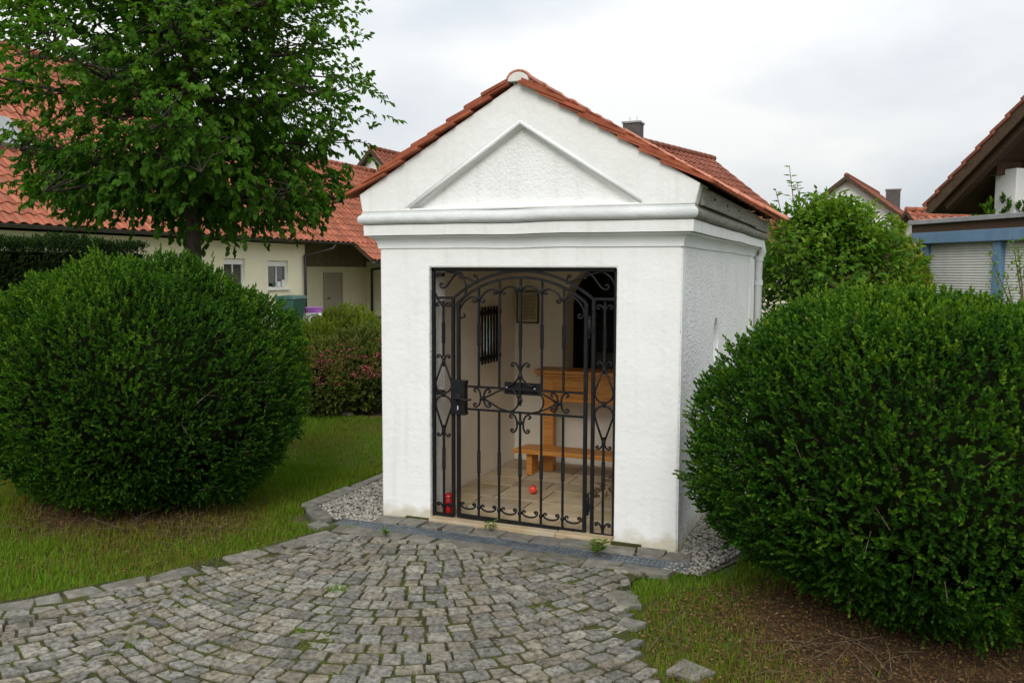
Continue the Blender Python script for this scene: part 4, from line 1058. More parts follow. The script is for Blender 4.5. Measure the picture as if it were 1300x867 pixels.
# ================================================================== BOX BUSHES
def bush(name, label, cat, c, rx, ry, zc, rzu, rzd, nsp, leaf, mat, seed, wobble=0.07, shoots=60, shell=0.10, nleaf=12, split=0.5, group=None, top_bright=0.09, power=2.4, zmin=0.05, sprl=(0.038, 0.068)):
    t = thing(name, label, cat, (c[0], c[1], 0), group)
    r = np.random.default_rng(seed)
    n = int(nsp*1.5); d = unit(r.normal(size=(n, 3)))
    def radius(d):
        q = np.stack([d[:, 0]/rx, d[:, 1]/ry, np.where(d[:, 2] > 0, d[:, 2]/rzu, d[:, 2]/rzd)], 1)
        rr = (np.abs(q)**power).sum(1)**(-1/power)
        return rr*(1+wobble*wob(d, 3.2, seed)+0.55*wobble*wob(d, 7.5, seed+1)+0.42*wobble*wob(d, 26, seed+2))
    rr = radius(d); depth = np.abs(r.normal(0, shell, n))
    P = d*(rr-depth*0.9)[:, None]; P[:, 2] += zc
    keep = P[:, 2] > zmin; P, d, depth = P[keep][:nsp], d[keep][:nsp], depth[keep][:nsp]
    A = unit(d*0.75+np.array((0, 0, 0.45))+r.normal(0, .38, d.shape)); L = r.uniform(sprl[0], sprl[1], len(P))
    # a few longer shoots stand out of the clipped surface
    sd = unit(r.normal(size=(shoots, 3))); sd[:, 2] = np.abs(sd[:, 2])+.15; sd = unit(sd); srr = radius(sd)
    sp_, sa_, sl_ = [], [], []
    for i in range(shoots):
        ax = unit(sd[i]*.5+np.array((0, 0, .9))+r.normal(0, .15, 3)); hgt = r.uniform(.03, .13)
        for k in range(3):
            p = sd[i]*(srr[i]-.02)+ax*hgt*k/3+np.array((0, 0, zc)); sp_.append(p); sa_.append(ax+r.normal(0, .12, 3)); sl_.append(hgt/2.4)
    P2 = np.concatenate([P, np.array(sp_)]) if shoots else P
    A2 = np.concatenate([A, np.array(sa_)]) if shoots else A
    L2 = np.concatenate([L, np.array(sl_)]) if shoots else L
    base, dv, nor = sprigs(P2, A2, L2, nleaf)
    nn = len(base); sprig_t = np.clip(r.normal(.36, .17, len(P2))+0.16*wob(P2*1.0, 3.5, seed+5)+0.14*wob(P2, 11, seed+6), 0, 1)
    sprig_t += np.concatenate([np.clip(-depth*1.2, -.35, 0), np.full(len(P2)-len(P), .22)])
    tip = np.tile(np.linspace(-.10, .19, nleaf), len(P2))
    sprig_t += top_bright*np.clip((P2[:, 2]-zc)/rzu, -.5, 1)   # top-lit brightness painted into the leaf tint, along with fresh growth
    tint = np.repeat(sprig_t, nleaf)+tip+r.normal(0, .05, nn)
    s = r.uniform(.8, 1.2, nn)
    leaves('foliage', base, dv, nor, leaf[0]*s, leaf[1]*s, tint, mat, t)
    if mat == 'box_leaf':      # dry yellowed sprigs and bare twig ends between the green
        k = r.integers(0, len(P), 420); b2, d2, n2 = sprigs(P[k], A[k], L[k], 5); keep2 = r.random(len(b2)) < .6
        tag(leaves('dry_leaves', b2[keep2], d2[keep2], n2[keep2], leaf[0]*.9, leaf[1]*.8, r.uniform(.3, 1, keep2.sum()), 'litter', t), kind='stuff')
        bt = MB()
        for i in r.integers(0, len(P), 260):
            bt.tube([tuple(P[i]-A[i]*.10), tuple(P[i]+A[i]*.02), tuple(P[i]+A[i]*L[i]*1.15)], [.003, .002, .001], 3, caps=False)
        tag(bt.build('twig_ends', 'twig', t), kind='stuff')
    # opaque dark core, added to keep light from passing through; then the stems
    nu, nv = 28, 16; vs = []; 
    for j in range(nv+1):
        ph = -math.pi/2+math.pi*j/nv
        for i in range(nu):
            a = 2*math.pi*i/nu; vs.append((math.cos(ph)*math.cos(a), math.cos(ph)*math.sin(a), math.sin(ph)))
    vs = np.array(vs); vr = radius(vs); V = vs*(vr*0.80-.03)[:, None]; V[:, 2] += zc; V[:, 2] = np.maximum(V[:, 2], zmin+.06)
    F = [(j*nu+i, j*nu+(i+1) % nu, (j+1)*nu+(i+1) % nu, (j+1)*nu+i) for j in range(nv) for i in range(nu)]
    np_mesh('light_blocker', V, F, 'core', t, smooth=True)
    for i in range(9):
        a = 2*math.pi*i/9+r.uniform(-.3, .3); q = r.uniform(.55, .95); e = np.array((math.cos(a)*rx*q, math.sin(a)*ry*q, zc*0.55))
        m_ = e*np.array((.45, .45, .35))+r.normal(0, .04, 3)
        MB().tube([(r.normal(0, .06), r.normal(0, .06), -.05), tuple(m_), tuple(e*np.array((.8, .8, .7))+r.normal(0, .03, 3)), tuple(e)], [.022, .016, .010, .005], 6).build('stem', 'twig', t, smooth=True)
    return t
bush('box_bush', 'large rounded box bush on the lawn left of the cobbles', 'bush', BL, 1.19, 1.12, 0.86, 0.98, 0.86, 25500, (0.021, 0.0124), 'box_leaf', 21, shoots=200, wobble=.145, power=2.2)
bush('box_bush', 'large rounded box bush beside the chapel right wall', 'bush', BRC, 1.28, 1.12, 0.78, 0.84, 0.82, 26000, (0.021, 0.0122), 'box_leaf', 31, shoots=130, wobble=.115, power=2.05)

# dead twigs on the ground below the bushes
for nm, c, lab in (('fallen_twigs', (BRC[0]-.55, -1.25), 'pale dead twigs and dry stalks below the box bush by the chapel'), ('fallen_twigs', (BL[0]+.75, -.85), 'thin bare twigs below the box bush on the lawn')):
    b = MB()
    for i in range(26):
        p = Vector((c[0]+random.gauss(0, .42), c[1]+random.gauss(0, .18), -.02)); a = random.uniform(0, 6.28); l = random.uniform(.08, .34); dz = random.uniform(0, .55)
        e = p+Vector((math.cos(a), math.sin(a), dz))*l; m_ = p.lerp(e, .5)+Vector((random.gauss(0, .02), random.gauss(0, .02), .01)); b.tube([p, m_, e], [.0028, .002, .001], 5)
    tag(b.build(nm, 'twig', smooth=True), lab, 'twigs', kind='stuff')

# ================================================================== GRASS
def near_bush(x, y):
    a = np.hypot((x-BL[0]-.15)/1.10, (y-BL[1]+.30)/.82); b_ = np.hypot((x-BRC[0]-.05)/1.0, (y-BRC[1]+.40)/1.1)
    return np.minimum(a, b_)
LBV = np.vectorize(lb); RBV = np.vectorize(rb)
def grass_field(n, bounds, h, seed, w=0.0062):
    r = np.random.default_rng(seed); x0, x1, y0, y1 = bounds
    x = r.uniform(x0, x1, n); y = r.uniform(y0, y1, n)
    edge = 0.035*np.sin(y*23)+0.03*np.sin(y*51+x*9)
    on_pave = (y < -0.19) & (x > LBV(y)+0.055+edge) & (x < RBV(y)-0.05+edge) & (y > PY1)
    chap = (x > -0.58-0.0) & (x < 2.50) & (y > -0.32+edge) & (y < 3.9)
    chap &= ~((x > 2.2) & (y < -0.22)); kerbz = (x > -0.72) & (x < -0.50) & (y > -0.06) & (y < 4.6)
    endz = (x > -.66) & (x < -.12) & (y > -0.30-(x+.3)*.75) & (y < 0.1)
    k = ~(on_pave | chap | kerbz | endz)
    nb = near_bush(x, y); pat = wob(np.stack([x, y, 0*x], 1), 5, 77)
    k &= r.random(n) < np.clip((nb-0.66)*2.2+0.40*pat+.22, 0.06, 1)
    k &= ~((np.hypot((x+3.3)/2.2, (y-4.3)/.75) < .95))
    x, y = x[k], y[k]; nb = nb[k]; n = len(x)
    hh = h*r.uniform(.5, 1.35, n)*(1+0.30*pat[k])*(1+.35*np.clip(wob(np.stack([x, y, 0*x], 1), 21, 79), 0, 1)); a = r.uniform(0, 6.28, n); ln = r.uniform(.15, .75, n)*hh
    dx, dy = np.cos(a), np.sin(a); ww = w*r.uniform(.7, 1.3, n)
    B = np.stack([x, y, np.full(n, -.032)], 1); S_ = np.stack([-dy, dx, 0*dx], 1)*ww[:, None]*.5
    T = B+np.stack([dx*ln, dy*ln, hh], 1)
    V = np.stack([B-S_*1.2, B+S_*1.2, T], 1); F = np.array([[0, 1, 2]])
    dry = wob(np.stack([x, y, 0*x], 1), 3.3, 78)
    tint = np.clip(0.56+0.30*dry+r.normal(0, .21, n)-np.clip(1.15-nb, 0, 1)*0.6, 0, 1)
    tint = np.where(r.random(n) < .08, r.uniform(0, .2, n), tint)
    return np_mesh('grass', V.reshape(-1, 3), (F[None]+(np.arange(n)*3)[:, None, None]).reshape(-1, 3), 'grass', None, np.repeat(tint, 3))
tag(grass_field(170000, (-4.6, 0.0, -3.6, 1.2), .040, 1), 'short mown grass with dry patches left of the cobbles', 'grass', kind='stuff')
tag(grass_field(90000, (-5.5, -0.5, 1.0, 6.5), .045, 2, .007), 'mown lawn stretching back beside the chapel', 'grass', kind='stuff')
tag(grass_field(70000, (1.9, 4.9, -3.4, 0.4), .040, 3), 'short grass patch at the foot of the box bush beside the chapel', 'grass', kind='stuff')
tag(grass_field(26000, (-14, 8, 6.0, 20), .08, 4, .02), 'rougher grass further back between the houses', 'grass', kind='stuff')

# grass and moss growing in the joints of the cobbles
r = np.random.default_rng(5); n = 90000
x = r.uniform(-2.2, 3.2, n); y = r.uniform(PY1, PY0, n); pt = wob(np.stack([x, y, 0*x], 1), 2.6, 91)+.5*wob(np.stack([x, y, 0*x], 1), 9, 92)
k = (x > LBV(y)) & (x < RBV(y)) & (r.random(n) < np.clip(pt*1.1+0.16*(-y-.9)+.1, 0.03, .9)); x, y = x[k], y[k]; n = len(x)
a = r.uniform(0, 6.28, n); B = np.stack([x, y, np.full(n, -.0075)], 1); h = r.uniform(.002, .0085, n)
S_ = np.stack([-np.sin(a), np.cos(a), 0*a], 1)*.004; T = B+np.stack([np.cos(a)*.008, np.sin(a)*.008, h], 1)
tag(np_mesh('joint_moss', np.stack([B-S_, B+S_, T], 1).reshape(-1, 3), np.arange(3*n).reshape(-1, 3), 'grass', paving, np.repeat(r.uniform(.1, .6, n), 3)), kind='stuff')

# dry leaf litter under the bushes
def litter(c, rx, ry, n, label, seed):
    r = np.random.default_rng(seed); a = r.uniform(0, 6.28, n); q = np.sqrt(r.random(n)); x = c[0]+rx*q*np.cos(a); y = c[1]+ry*q*np.sin(a)
    k = ~((x > LBV(y)-.02) & (x < RBV(y)+.02) & (y < -.2)) & ~((x < 2.45) & (x > -.5) & (y > -.3)); x, y = x[k], y[k]; n = len(x)
    B = np.stack([x, y, r.uniform(-.024, -.005, n)], 1); d = unit(np.stack([r.normal(size=n), r.normal(size=n), r.normal(0, .3, n)], 1))
    tag(leaves('leaf_litter', B, d, unit(np.array((0, 0, 1.))+r.normal(0, .4, (n, 3))), r.uniform(.012, .030, n), r.uniform(.006, .013, n), r.beta(1.5, 3, n), 'litter'), label, 'leaves', kind='stuff')
litter(BL+np.array((.2, -.75)), 1.55, .85, 9000, 'brown dry leaf litter under the box bush on the lawn', 6)
litter(BRC+np.array((-.15, -.75)), 1.15, 1.0, 12000, 'brown dry leaf litter under the box bush beside the chapel', 8)

# small weeds in the paving
def weed(label, loc, h, nst, leaf, seed, grassy=False, group=None):
    r = np.random.default_rng(seed); t = thing('weed', label, 'weed', loc, group)
    if grassy:
        n = 140; a = r.uniform(0, 6.28, n); q = r.uniform(0, .05, n); B = np.stack([q*np.cos(a), q*np.sin(a), np.full(n, -.02)], 1)
        d = np.stack([np.cos(a)*.5, np.sin(a)*.5, np.ones(n)], 1)+r.normal(0, .25, (n, 3)); leaves('blade', B, d, r.normal(size=(n, 3)), r.uniform(.4, 1, n)*h, .005, r.uniform(.5, 1, n), 'grass', t); return t
    for i in range(nst):
        a = r.uniform(0, 6.28); e = np.array((math.cos(a)*h*.35, math.sin(a)*h*.35, h*r.uniform(.7, 1))); MB().tube([(0, 0, -.02), tuple(e*.5+np.array((0, 0, h*.1))), tuple(e)], [.003, .0025, .0015], 5).build('stem', 'twig', t)
        nl = 7; tt = np.linspace(.3, 1, nl); B = np.outer(tt, e); ph = np.arange(nl)*2.4+r.uniform(0, 6); d = np.stack([np.cos(ph), np.sin(ph), np.full(nl, .5)], 1)
        leaves('leaf', B, d, np.tile((0, 0, 1.), (nl, 1)), leaf, leaf*.45, r.uniform(.55, 1, nl), 'shrub_leaf', t, detail=True)
    return t
p = on_z(491, 682); weed('small leafy weed sprouting beside the left end of the drain grate', (p.x, p.y, 0), .07, 3, .035, 1)
p = on_z(625, 676); weed('slim green weed between the grate and the gate', (p.x, p.y, 0), .09, 2, .04, 2)
p = on_z(759, 706); weed('broad leaved weed growing over the grate near the right gate post', (p.x, p.y, 0), .10, 4, .055, 3)
p = on_z(430, 748); weed('tuft of grass in the cobbles in line with the kerb', (p.x, p.y, 0), .06, 0, 0, 4, True)
p = on_z(378, 800); weed('low tuft of grass among the cobbles near the middle', (p.x, p.y, 0), .035, 0, 0, 5, True)
p = on_z(175, 815); weed('small tuft of grass in the joints near the border stones', (p.x, p.y, 0), .04, 0, 0, 6, True)
p = on_z(465, 668); weed('grass tuft by the end stone of the kerb', (p.x-.1, p.y-.06, 0), .045, 0, 0, 7, True)

# ================================================================== TREES AND SHRUBS
def tree(name, label, loc, trunk_r, crown_c, crown_r, n_limb, n_twig, leaf, mat, seed, nleaf=9, droop=0.35, bark='bark', cat='tree', trunk_top=None, twig_len=(.22, .42), clump=0.55):
    r = np.random.default_rng(seed); t = thing(name, label, cat, loc); cc = np.array(crown_c)-np.array(loc); cr = np.array(crown_r)
    top = np.array(trunk_top)-np.array(loc) if trunk_top is not None else cc+np.array((0, 0, cr[2]*.55))
    tz = np.linspace(0, 1, 9); tp = [np.array((0, 0, -.05))*(1-q)+top*q+np.array((math.sin(q*5)*.05, math.cos(q*4)*.04-.04, 0)) for q in tz]
    MB().tube([tuple(p) for p in tp], [trunk_r*(1.25 if i == 0 else 1)*(1-q)**.75+.012 for i, q in enumerate(tz)], 12).build('trunk', bark, t, smooth=True)
    limbs = MB(); nodes = []
    zlo = cc[2]-cr[2]*.72
    for i in range(n_limb):
        q = r.uniform(0, 1)**.8; zz = zlo+(top[2]-zlo)*(i+.5)/n_limb; s0 = np.array([np.interp(zz, [p[2] for p in tp], [p[k] for p in tp]) for k in range(3)])
        a = i*2.399+r.uniform(-.3, .3)
        e = cc+cr*np.array((math.cos(a), math.sin(a), 0))*r.uniform(.72, 1.0)*np.sqrt(max(.08, 1-((zz+cr[2]*.18-cc[2])/cr[2])**2)); e[2] = zz+cr[2]*(r.uniform(.05, .38) if i > n_limb*.34 else r.uniform(-.22, .12))
        m1 = s0*.6+e*.4+np.array((0, 0, -cr[2]*.04))+r.normal(0, .06, 3); m2 = s0*.28+e*.72+r.normal(0, .07, 3)
        rad = trunk_r*r.uniform(.3, .5)
        limbs.tube([tuple(s0), tuple(m1), tuple(m2), tuple(e)], [rad, rad*.65, rad*.4, .006], 7)
        for q in np.linspace(.3, 1.0, 7): nodes.append(((1-q)**2*s0+2*q*(1-q)*m1+q*q*e, e-s0))
    nodes_p = np.array([n_[0] for n_ in nodes]); 
    # twig bases: clumps round the limb nodes
    ci_ = r.integers(0, len(nodes_p), n_twig); P = nodes_p[ci_]+r.normal(0, 1, (n_twig, 3))*cr*np.array((.17, .17, .12))*clump/.55
    q = (P-cc)/cr; rr = np.linalg.norm(q, axis=1); over = rr > 1.02; P[over] = cc+(q[over]/rr[over][:, None])*cr*r.uniform(.8, 1.04, over.sum())[:, None]
    out = unit((P-cc)/cr**.5); A = unit(out*.8+np.array((0, 0, .15-droop*.5))+r.normal(0, .38, P.shape)); L = r.uniform(twig_len[0], twig_len[1], n_twig)
    # every third twig gets drawn wood back to its node
    for i in range(0, n_twig, 3):
        s0 = nodes_p[ci_[i]]; e = P[i]+A[i]*L[i]; limbs.tube([tuple(s0), tuple((s0+P[i])/2+r.normal(0, .03, 3)), tuple(P[i]), tuple(e)], [.010, .007, .005, .002], 4, caps=False)
    limbs.build('limbs', bark, t, smooth=True)
    base, dv, nor = sprigs(P, A, L, nleaf, .85)
    dv = unit(dv+np.array((0, 0, -droop))+r.normal(0, .2, dv.shape)); nor = unit(np.array((0, 0, 1.0))*.8+nor*.35+r.normal(0, .25, nor.shape))
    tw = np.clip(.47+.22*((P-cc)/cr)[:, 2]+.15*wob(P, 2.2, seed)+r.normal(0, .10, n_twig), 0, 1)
    s = r.uniform(.7, 1.2, len(base))
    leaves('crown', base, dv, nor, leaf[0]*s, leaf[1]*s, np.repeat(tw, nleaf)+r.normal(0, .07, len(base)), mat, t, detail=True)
    return t
tb = at_depth(245, 540, 9.8)
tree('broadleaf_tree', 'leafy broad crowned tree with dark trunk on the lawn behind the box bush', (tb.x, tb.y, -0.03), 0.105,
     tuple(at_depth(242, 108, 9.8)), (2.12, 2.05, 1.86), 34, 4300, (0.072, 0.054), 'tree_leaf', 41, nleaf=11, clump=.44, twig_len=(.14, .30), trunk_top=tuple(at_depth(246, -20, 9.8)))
sb = at_depth(1060, 350, 9.6)
tree('tall_shrub', 'tall bright green leafy shrub behind the chapel and the box bush', (sb.x, sb.y, -0.03), 0.045, (sb.x-.17, sb.y, 1.20), (0.94, 0.95, 1.08), 22, 2300, (0.075, 0.042), 'shrub_leaf', 43, nleaf=9, cat='shrub', bark='twig', trunk_top=(sb.x, sb.y, 2.3))
# upright shoots of that shrub
shr = [o for o in bpy.data.objects if o.name.startswith('tall_shrub')][0]
r = np.random.default_rng(77)
for (px, py) in [(1002, 210), (985, 242), (1012, 232), (1042, 252), (1075, 258), (1112, 258), (968, 258), (1092, 250), (1022, 245), (1055, 268), (1128, 272), (995, 262), (1145, 280), (1035, 268)]:
    e = np.array(at_depth(px, py, 9.6))-np.array(shr.location); s0 = np.array((e[0]*.75, 0, 2.0)); MB().tube([tuple(s0), tuple((s0+e)/2), tuple(e)], [.009, .006, .003], 5).build('shoot', 'twig', shr)
    nl = 34; q = r.uniform(0, 1, nl); B = s0+(e-s0)*q[:, None]; a = r.uniform(0, 6.28, nl); d = np.stack([np.cos(a), np.sin(a), np.full(nl, .35)], 1)
    leaves('shoot_leaves', B, d, unit(np.array((0, 0, 1.))+r.normal(0, .4, (nl, 3))), r.uniform(.055, .09, nl), r.uniform(.03, .045, nl), r.uniform(.45, 1, nl), 'shrub_leaf', shr, detail=True)

def mound(name, label, c, rx, ry, h, n, leaf, mat, seed, cat='shrub', wob_=.10, nleaf=9, sprl=(.07, .14), shoots=50, group=None, power=2.1):
    return bush(name, label, cat, c, rx, ry, h*.45, h*.55, h*.45, n, leaf, mat, seed, wobble=wob_, shoots=shoots, shell=.12, nleaf=nleaf, sprl=sprl, power=power)
p = at_depth(1122, 330, 13.2); mound('yellow_green_shrub', 'loose yellowish green shrub beside the blue framed shutters', (p.x, p.y), .62, .7, 2.45, 3000, (.075, .04), 'lime_leaf', 51)
p = at_depth(442, 440, 12.0); mound('lime_shrub', 'bright lime green shrub behind the pink spirea', (p.x, p.y), .58, .55, 1.17, 3000, (.05, .016), 'lime_leaf', 52, shoots=80)
p = at_depth(405, 470, 11.6); mound('lime_shrub', 'yellowish green shrub half hidden behind the large box bush', (p.x, p.y), .42, .45, 1.0, 2200, (.05, .016), 'lime_leaf', 53)
def spirea(label, c, rx, ry, h, seed):
    t = mound('pink_spirea', label, c, rx, ry, h, 3000, (.05, .016), 'spirea_leaf', seed, shoots=60)
    r = np.random.default_rng(seed+1); n = 60; d = unit(np.stack([r.normal(size=n), -np.abs(r.normal(size=n)), np.abs(r.normal(.4, .6, n))], 1)); P = d*np.array((rx, ry, h*.55)); P[:, 2] += h*.45
    k = 26; B = np.repeat(P, k, 0)*1.03+r.normal(0, 1, (n*k, 3))*np.array((.04, .04, .012)); dd = unit(r.normal(size=(n*k, 3))); leaves('flower_heads', B, dd, r.normal(size=(n*k, 3)), .02, .015, r.uniform(0, 1, n*k), 'pink', t)
p = at_depth(460, 470, 10.9); spirea('spirea shrub with flat pink flower heads close to the chapel', (p.x, p.y), .52, .5, .98, 54)
p = at_depth(415, 480, 10.7); spirea('spirea shrub with a few pink flowers beside the box bush', (p.x, p.y), .40, .45, .85, 56)
p = on_z(440, 524); MB().lathe([(.02, -.04), (.075, -.02), (.085, .0), (.06, .035), (.02, .05)], (0, 0, 0), 9).build('rock', 'rock', smooth=True)
rk = bpy.data.objects['rock']; rk.location = (p.x, p.y, -.01); rk.scale = (1.2, .8, .8); tag(rk, 'small pale rock at the lawn edge under the spirea', 'rock')
p = on_z(447, 512); weed('light green leafy seedling at the edge of the spirea bed', (p.x, p.y+.1, 0), .30, 4, .07, 9)
# sapling in front of the shutters
p = at_depth(1292, 380, 8.2); sp = thing('young_sapling', 'thin young sapling with small leaves in front of the shutters', 'sapling', (p.x, p.y, -.03))
r = np.random.default_rng(61)
for (px, py) in [(1255, 320), (1292, 310), (1275, 345), (1300, 335), (1262, 350), (1285, 300)]:
    e = np.array(at_depth(px, py, 8.2))-np.array(sp.location); m_ = np.array((e[0]*.35+.06, e[1]*.3, e[2]*.72)); MB().tube([(0, 0, 0), tuple(m_), tuple(e)], [.014, .008, .003], 6).build('branch', 'twig', sp)
    nl = 44; q = r.uniform(.25, 1, nl); B = m_+(e-m_)*q[:, None]+r.normal(0, .03, (nl, 3)); leaves('leaf_spray', B, unit(r.normal(size=(nl, 3))), r.normal(size=(nl, 3)), r.uniform(.025, .045, nl), .02, r.uniform(.5, 1, nl), 'shrub_leaf', sp)['kind'] = 'stuff'

# clipped dark hedge on the far left
def hedge(name, label, a, b_, w, h, n, seed):
    r = np.random.default_rng(seed); a, b_ = np.array(a), np.array(b_); L_ = np.linalg.norm(b_-a); d = (b_-a)/L_; nn = np.array((-d[1], d[0])); t = thing(name, label, 'hedge', (a[0], a[1], 0))
    u = r.uniform(0, L_, n); f = r.random(n); face = r.choice(3, n, p=[.5, .3, .2])
    v = np.where(face == 0, -w/2, np.where(face == 1, r.uniform(-w/2, w/2, n), w/2)); z = np.where(face == 1, h, r.uniform(0.03, h, n))
    on = np.where(face == 0, -1, np.where(face == 2, 1, 0)); bump = .05*wob(np.stack([u, v, z], 1), 5, seed)-np.abs(r.normal(0, .06, n))
    v = v+on*bump; z = z+np.where(face == 1, bump+.03*wob(np.stack([u, v, 0*u], 1), 7, seed+1), 0)
    P = np.stack([d[0]*u+nn[0]*v, d[1]*u+nn[1]*v, z], 1); A = unit(np.stack([nn[0]*on*.5, nn[1]*on*.5, .8+0*on], 1)+r.normal(0, .3, (n, 3)))
    base, dv, nor = sprigs(P, A, r.uniform(.05, .10, n), 8); tt = np.repeat(np.clip(r.normal(.45, .2, n), 0, 1), 8)
    leaves('foliage', base, dv, nor, .035, .014, tt+r.normal(0, .06, n*8), 'hedge_leaf', t)
    c = MB(); c.obox((d[0]*L_/2, d[1]*L_/2, (h-.12)/2), (d[0]*L_/2, d[1]*L_/2, 0), (nn[0]*(w/2-.1), nn[1]*(w/2-.1), 0), (0, 0, (h-.12)/2)); c.build('light_blocker', 'core', t)  # added opaque core, keeps the hedge dark inside
h0 = at_depth(-60, 340, 10.4); h1 = at_depth(160, 340, 12.6)
hedge('clipped_hedge', 'dark clipped hedge behind the tree and the large box bush', (h0.x, h0.y), (h1.x, h1.y), .9, 2.10, 9000, 71)

# ================================================================== HOUSES
def pantile_mesh(w, l, mat, tint=True):
    """one S-shaped roof tile, lower end thick, x across, y up the slope"""
    b = MB(); n = 7; vs = []
    prof = [(i/(n-1)*w*1.06-w*.53, 0.030*math.sin(i/(n-1)*2*math.pi*0.92+0.3)*w/.3) for i in range(n)]
    for (yy, dz) in ((0, .028), (l*1.14, 0.0)):
        for top in (0, .016): vs += [(x, yy, z+dz+top) for x, z in prof]
    o = 2*n; fs = []
    for i in range(n-1):
        fs += [(n+i, n+i+1, o+n+i+1, o+n+i), (i, n+i, n+i+1, i+1) if False else (i, i+1, n+i+1, n+i)]
    fs += [(0, n, o+n, o), (n-1, o+n-1, o+2*n-1, 2*n-1)]
    b.add(vs, fs, .5); me = b.mesh('tile', fix=False); me.materials.append(M[mat]); return me
def tiled_plane(parent, origin, udir, vdir, ulen, vlen, w, l, mat, n_obj=0, keep=None, name='tile'):
    """tiles laid over a slope: udir along the eave, vdir up the slope (world vectors, un-rotated parent)"""
    o, u, v = Vector(origin), Vector(udir).normalized(), Vector(vdir).normalized(); nn = u.cross(v)
    nr_ = max(1, round(vlen/l)); l = vlen/nr_
    me = pantile_mesh(w, l, mat); mv = [vv.co.copy() for vv in me.vertices]; mf = [tuple(p.vertices) for p in me.polygons]
    base = Matrix((u, v, nn)).transposed().to_4x4(); cells = []
    off = parent.matrix_world.translation if parent else Vector()
    pl = Vector((0, 0, 0)); q = parent
    while q is not None: pl += q.location; q = q.parent
    for j in range(nr_):
        for i in range(int(ulen/w)):
            p = o+u*((i+.5)*w)+v*(j*l)
            if keep and not keep((i+.5)*w, j*l): continue
            cells.append(p)
    def seen(p):
        d = p-CAM; f = d.dot(FWD); X = 650+F_PX*d.dot(RIGHT)/f; Y = 433.5-F_PX*d.dot(UP)/f
        return (0 if (-10 < X < 1310 and -10 < Y < 877) else 1, f)
    cells.sort(key=seen); rest = MB()
    for k, p in enumerate(cells):
        mx = Matrix.Translation(p-pl+nn*random.gauss(0, .002)) @ base
        if k < n_obj:
            ob = bpy.data.objects.new(name, me); COL.objects.link(ob); ob.parent = parent; ob.matrix_local = mx
        else: rest.add([mx @ c for c in mv], mf, random.random())
    if rest.v: tag(rest.build('tile_field', mat, parent, fix=False), kind='stuff')

# ---- long house on the left, its wall parallel to the chapel's side
HX = -14.0; EAVX = -13.6; EAVZ = 2.74; TP = 0.93
lh = thing('long_house', 'long cream house with red pantile roof behind the tree', 'house', (HX, 12.0, 0))
def hb(name, lo, hi, mat, parent=None, bevel=0):
    """box given in world coordinates under an un-rotated thing"""
    p = parent or lh; off = Vector((0, 0, 0)); q = p
    while q is not None: off += q.location; q = q.parent
    return MB().box(tuple(Vector(lo)-off), tuple(Vector(hi)-off)).build(name, mat, p, bevel=bevel)
YC = 18.6                                   # corner of the front wall
hw_cut = boolean(box_me((HX-5.2, -2.0, -.05), (HX, YC, 2.60)), [box_me((HX-.14, 14.70, 1.18), (HX+.1, 15.62, 2.10)), box_me((HX-.14, 16.69, 1.18), (HX+.1, 17.70, 2.06))])
for v in hw_cut.vertices: v.co -= lh.location
link('wall', hw_cut, 'cream', lh)
for (y0, y1, z1) in ((14.70, 15.62, 2.10), (16.69, 17.70, 2.06)):
    f = MB(); X = HX-.09
    for lo, hi in (((X-.05, y0, 1.18), (X+.02, y0+.07, z1)), ((X-.05, y1-.07, 1.18), (X+.02, y1, z1)), ((X-.05, y0+.07, 1.18), (X+.02, y1-.07, 1.25)), ((X-.05, y0+.07, z1-.17), (X+.03, y1-.07, z1)), ((X-.045, (y0+y1)/2-.02, 1.25), (X+.01, (y0+y1)/2+.02, z1-.17))):
        f.box(tuple(Vector(lo)-lh.location), tuple(Vector(hi)-lh.location))
    fo = f.build('window', 'frame_white', lh)
    hb('pane', (X-.03, y0+.07, 1.25), (X-.02, y1-.07, z1-.17), 'glass', fo)
    hb('sill', (HX-.02, y0-.03, 1.14), (HX+.06, y1+.03, 1.178), 'frame_white', fo)
# things behind the second window's glass stand on the inner sill
for (y, z, mt) in ((16.95, .10, 'binplastic'), (17.2, .16, 'housewhite'), (17.42, .20, 'housewhite')): hb('sill_jar', (HX-.105+.04, y, 1.255), (HX-.06+.04, y+.13, 1.255+z), mt)
rise_hi, rise_lo = 5.55, 3.62
hi_rf = MB(); L0 = lh.location
def rp(x, y, z): return tuple(Vector((x, y, z))-L0)
YH = 16.2
hi_rf.add([rp(EAVX, -2.4, EAVZ), rp(EAVX, YH, EAVZ), rp(EAVX-rise_hi, YH, EAVZ+rise_hi*TP), rp(EAVX-rise_hi, -2.4, EAVZ+rise_hi*TP), rp(EAVX-2*rise_hi, YH, EAVZ), rp(EAVX-2*rise_hi, -2.4, EAVZ)],
          [(0, 1, 2, 3), (3, 2, 4, 5), (1, 4, 2), (0, 3, 5), (0, 5, 4, 1)])
rf1 = hi_rf.build('roof', 'dark_wood', lh)
lo_rf = MB(); Y2 = 28.5
lo_rf.add([rp(EAVX, YH, EAVZ-.01), rp(EAVX, 20.7, EAVZ-.01), rp(EAVX-.0, 20.7, EAVZ-.01), rp(EAVX-rise_lo, Y2, EAVZ+rise_lo*TP), rp(EAVX-rise_lo, YH, EAVZ+rise_lo*TP), rp(EAVX, Y2, EAVZ-.01), rp(EAVX-2*rise_lo, Y2, EAVZ), rp(EAVX-2*rise_lo, YH, EAVZ)],
          [(0, 5, 3, 4), (4, 3, 6, 7), (5, 6, 3), (0, 4, 7), (0, 7, 6, 5)])
rf2 = lo_rf.build('roof', 'dark_wood', lh)
sl = Vector((-1, 0, TP)).normalized(); k_ = math.hypot(1, TP)
